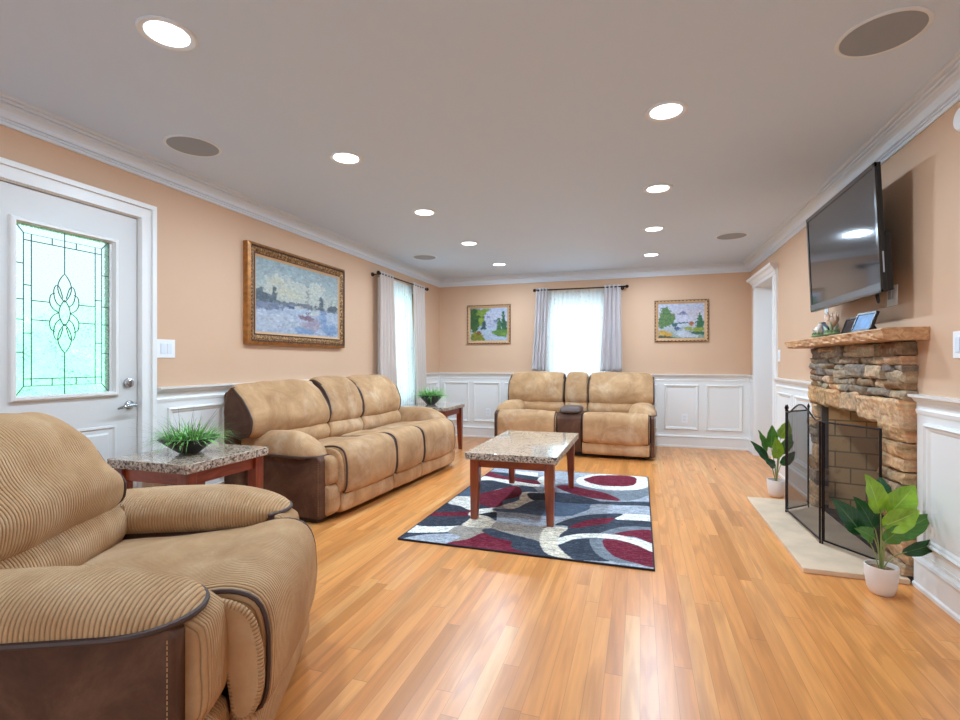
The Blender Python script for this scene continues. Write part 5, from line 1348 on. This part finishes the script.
# ---------------------------------------------------------------- curtains
def drape(name, side, s_top, s_bot, d0, z1, z0, folds, amp, mat, label, cat, seed=0, thick=0.0025, group=None, mid=None):
    mb = MB(); nu = folds * 14; nv = 30; V = []; rn = random.Random(seed); ph = [rn.uniform(-.5, .5) for _ in range(folds * 2 + 2)]
    for i in range(nv + 1):
        v = i / nv; z = z1 + (z0 - z1) * v
        if mid and v > 0: 
            k_ = min(1, v / 0.75); a = s_top[0] + (s_bot[0] - s_top[0]) * k_ ** 1.2; b = s_top[1] + (s_bot[1] - s_top[1]) * k_ ** 1.2
        else: a = s_top[0] + (s_bot[0] - s_top[0]) * v; b = s_top[1] + (s_bot[1] - s_top[1]) * v
        for k in range(nu + 1):
            u = k / nu; w = noise.noise(Vector((u * 4 + seed, v * 1.8, seed))) * 0.35 * v
            s_ = a + (b - a) * (u + 0.02 * w); d = d0 + amp * (0.75 + 0.25 * v) * math.sin(2 * PI * (u * folds + w)) + 0.01 * noise.noise(Vector((u * 9, v * 4, seed)))
            V.append(wc(side, s_, d, z))
    mb.add(V, [(i * (nu + 1) + k, i * (nu + 1) + k + 1, (i + 1) * (nu + 1) + k + 1, (i + 1) * (nu + 1) + k) for i in range(nv) for k in range(nu)])
    o = mb.build(name, mat, None, smooth='all')
    if thick: sm = o.modifiers.new('thick', 'SOLIDIFY'); sm.thickness = thick
    return tag(o, label, cat, group)
def rod(side, a, b, d, z, label, brackets, finials):
    root = empty('curtain_rod', wc(side, (a + b) / 2, 0, z), 0, label, 'curtain rod'); o = Vector(root.location)
    P = lambda s_, dd, zz: tuple(Vector(wc(side, s_, dd, zz)) - o)
    mb = MB(); mb.tube([P(a, d, z), P(b, d, z)], 0.009, 10); mb.build('pole', DARKM, root, smooth=True)
    for s_ in brackets:
        mb = MB(); mb.tube([P(s_, 0.0, z - .01), P(s_, 0.012, z - .01)], 0.024, 12); mb.tube([P(s_, 0.0, z - .01), P(s_, d, z - .012)], 0.007, 8); mb.tube([P(s_ - .006, d, z - .004), P(s_ + .006, d, z - .004)], 0.016, 12); mb.build('bracket', DARKM, root, smooth=True)
    for s_ in finials:
        mb = MB(); mb.ball(P(s_, d, z), 0.024, (1, 1, 1), 14, 10); sg = 1 if s_ == a else -1; mb.tube([P(s_ + sg * .02, d, z), P(s_ + sg * .05, d, z)], 0.013, 12); mb.build('finial', DARKM, root, smooth=True)
rod('far', -1.465, -0.170, 0.10, 2.195, 'dark curtain rod over the far window above the loveseat', (-1.41, -0.235), (-1.465, -0.170))
drape('curtain', 'far', (-1.44, -1.255), (-1.50, -1.30), 0.095, 2.225, 1.02, 4, 0.022, CURT_F, 'silver grey curtain panel on the left side of the far window', 'curtain', 1, group='grommet curtains')
drape('curtain', 'far', (-0.475, -0.255), (-0.53, -0.235), 0.095, 2.225, 1.02, 4, 0.024, CURT_F, 'silver grey curtain panel on the right side of the far window', 'curtain', 2, group='grommet curtains')
drape('sheer_curtain', 'far', (-1.27, -0.45), (-1.31, -0.49), 0.045, 2.185, 0.80, 14, 0.010, SHEER, 'white sheer curtain covering the window behind the loveseat', 'curtain', 3, 0)
rod('left', 5.13, 6.52, 0.10, 2.195, 'dark curtain rod over the window past the long sofa', (5.16, 6.47), (5.13, 6.52))
drape('curtain', 'left', (5.17, 5.52), (5.17, 5.66), 0.095, 2.225, 0.05, 5, 0.030, CURT_L, 'warm grey curtain panel beside the long sofa, nearer side of the left window', 'curtain', 4, group='grommet curtains')
drape('curtain', 'left', (6.06, 6.45), (6.22, 6.52), 0.095, 2.225, 0.05, 5, 0.026, CURT_L, 'warm grey curtain panel behind the far end table plant near the corner', 'curtain', 5, group='grommet curtains')
drape('sheer_curtain', 'left', (5.42, 6.12), (5.42, 6.30), 0.045, 2.185, 0.08, 13, 0.010, SHEER, 'white sheer curtain hanging to the floor between the warm grey panels', 'curtain', 6, 0)

# ---------------------------------------------------------------- ceiling fittings
LENS = simple('lamp_lens', (255, 252, 246), 0.5, emis=((238, 246, 255), 5.0))
RING = simple('white_light_ring', (218, 224, 232), 0.4)
def downlight():
    root = empty('recessed_light')
    mb = MB(); mb.lathe([(0.104, 0.0), (0.104, -0.004), (0.098, -0.008), (0.082, -0.006), (0.076, -0.001)], (0, 0, 0), 40); mb.build('ring', RING, root, smooth=True)
    mb = MB(); mb.lathe([(0.0, -0.001), (0.077, -0.001), (0.077, -0.004), (0.0, -0.0045)], (0, 0, 0), 40); mb.build('lens', LENS, root)
    l = bpy.data.lights.new('lamp', 'AREA'); l.shape = 'DISK'; l.size = 0.15; l.energy = LAMP_W; l.color = (0.62, 0.81, 1.0)
    lo = bpy.data.objects.new('lamp', l); COL.objects.link(lo); lo.parent = root; lo.location = (0, 0, -0.012)
    return root
dl = downlight(); k = 0
names = {(0, 0): 'recessed ceiling light nearest the front door, largest in the left row', (0, 1): 'recessed ceiling light of the left row, second nearest', (0, 2): 'recessed ceiling light of the left row, third nearest',
         (0, 3): 'recessed ceiling light of the left row, second from the far wall', (0, 4): 'recessed ceiling light of the left row closest to the far wall',
         (1, 1): 'recessed ceiling light of the right row, largest and nearest', (1, 2): 'recessed ceiling light of the right row, second nearest', (1, 3): 'recessed ceiling light of the right row, second from the far wall', (1, 4): 'recessed ceiling light of the right row closest to the far wall'}
for i, x in enumerate((-1.767, 0.127)):
    for j, y in enumerate((1.468, 2.71, 3.90, 5.07, 6.28)):
        if (i, j) not in names: continue
        o = dl if k == 0 else copy_tree(dl); k += 1
        o.location = (x, y, ZC); tag(o, names[(i, j)], 'ceiling light', 'recessed ceiling lights in two rows')
def speaker():
    root = empty('ceiling_speaker')
    mb = MB(); mb.lathe([(0.152, 0.0), (0.152, -0.004), (0.146, -0.007), (0.138, -0.006), (0.136, -0.002)], (0, 0, 0), 48); mb.build('rim', RING, root, smooth=True)
    mb = MB(); mb.lathe([(0.0, 0.0), (0.137, 0.0), (0.137, -0.004), (0.0, -0.0055)], (0, 0, 0), 48); mb.build('grille', simple('grey_speaker_grille', (146, 154, 164), 0.6, bump=(600, 0.4, 0.001)), root)
    return root
sp0 = speaker()
for i, (x, y, lb) in enumerate(((-2.54, 2.28, 'round grey ceiling speaker near the front door'), (-2.52, 5.57, 'round grey ceiling speaker above the left window curtains'), (0.905, 2.335, 'large round grey ceiling speaker at the top right of the view'), (0.89, 5.60, 'round grey ceiling speaker near the cased opening'))):
    o = sp0 if i == 0 else copy_tree(sp0); o.location = (x, y, ZC); tag(o, lb, 'ceiling speaker', 'ceiling speakers')

# ---------------------------------------------------------------- plates, outlets
def plate(name, side, s_, z, w, h, detail, label, cat):
    root = empty(name, wc(side, s_, 0, z), 0, label, cat); o = Vector(root.location); d0 = WT if z < 0.93 else 0.0
    def bx_(a, b, e0, e1, q0, q1):
        mb = MB(); p = [tuple(Vector(wc(side, s_ + s1, d, z + zz)) - o) for zz in (q0, q1) for d in (e0, e1) for s1 in (a, b)]
        mb.add(p, [(0, 2, 3, 1), (4, 5, 7, 6), (0, 1, 5, 4), (2, 6, 7, 3), (0, 4, 6, 2), (1, 3, 7, 5)]); return mb
    bx_(-w / 2, w / 2, d0, d0 + 0.006, -h / 2, h / 2).build('plate', PLATE, root, bevel=0.002)
    if detail == 'switch2':
        for q in (-0.023, 0.023): bx_(q - .017, q + .017, d0 + .006, d0 + 0.010, -.034, .034).build('rocker', PLATEG if False else RING, root, bevel=0.0015)
    elif detail == 'switch': bx_(-.017, .017, d0 + .006, d0 + 0.010, -.034, .034).build('rocker', RING, root, bevel=0.0015)
    elif detail == 'outlet':
        for q in (-0.026, 0.014): bx_(-.017, .017, d0 + .006, d0 + 0.009, q, q + .028).build('socket', RING, root, bevel=0.002)
    elif detail == 'box': bx_(-.02, .02, d0 + .006, d0 + 0.018, -.02, .03).build('insert', PLATEG, root, bevel=0.002)
    return root
plate('light_switch', 'left', 2.487, 1.239, 0.135, 0.122, 'switch2', 'white double rocker light switch on the peach wall beside the front door', 'light switch')
plate('power_outlet', 'far', 0.572, 0.386, 0.075, 0.122, 'outlet', 'white power outlet in the wainscot right of the loveseat', 'outlet')
plate('power_outlet', 'far', -2.20, 0.38, 0.075, 0.122, 'outlet', 'white power outlet in the wainscot left of the loveseat', 'outlet')
plate('cable_plate', 'right', 3.40, 1.527, 0.12, 0.115, 'box', 'white cable plate on the wall just under the television corner', 'wall plate')
plate('cable_plate', 'right', 4.44, 1.53, 0.075, 0.18, 'switch', 'narrow white wall plate rising behind the figurines on the mantel', 'wall plate')
plate('light_switch', 'right', 2.76, 1.228, 0.125, 0.122, 'switch2', 'white light switch at the right edge above the chair rail', 'light switch')
plate('light_switch', 'right', 5.80, 1.215, 0.075, 0.122, 'switch', 'narrow white light switch beside the cased opening', 'light switch')
root = empty('smoke_detector', (XR, 2.725, 2.225), 0, 'round white detector high on the right wall at the frame edge', 'smoke detector')
mb = MB(); mb.lathe([(0.055, 0.0), (0.055, -0.018), (0.045, -0.030), (0.0, -0.034)], (0, 0, 0), 32, 'x'); mb.build('housing', PLATE, root, smooth=True)
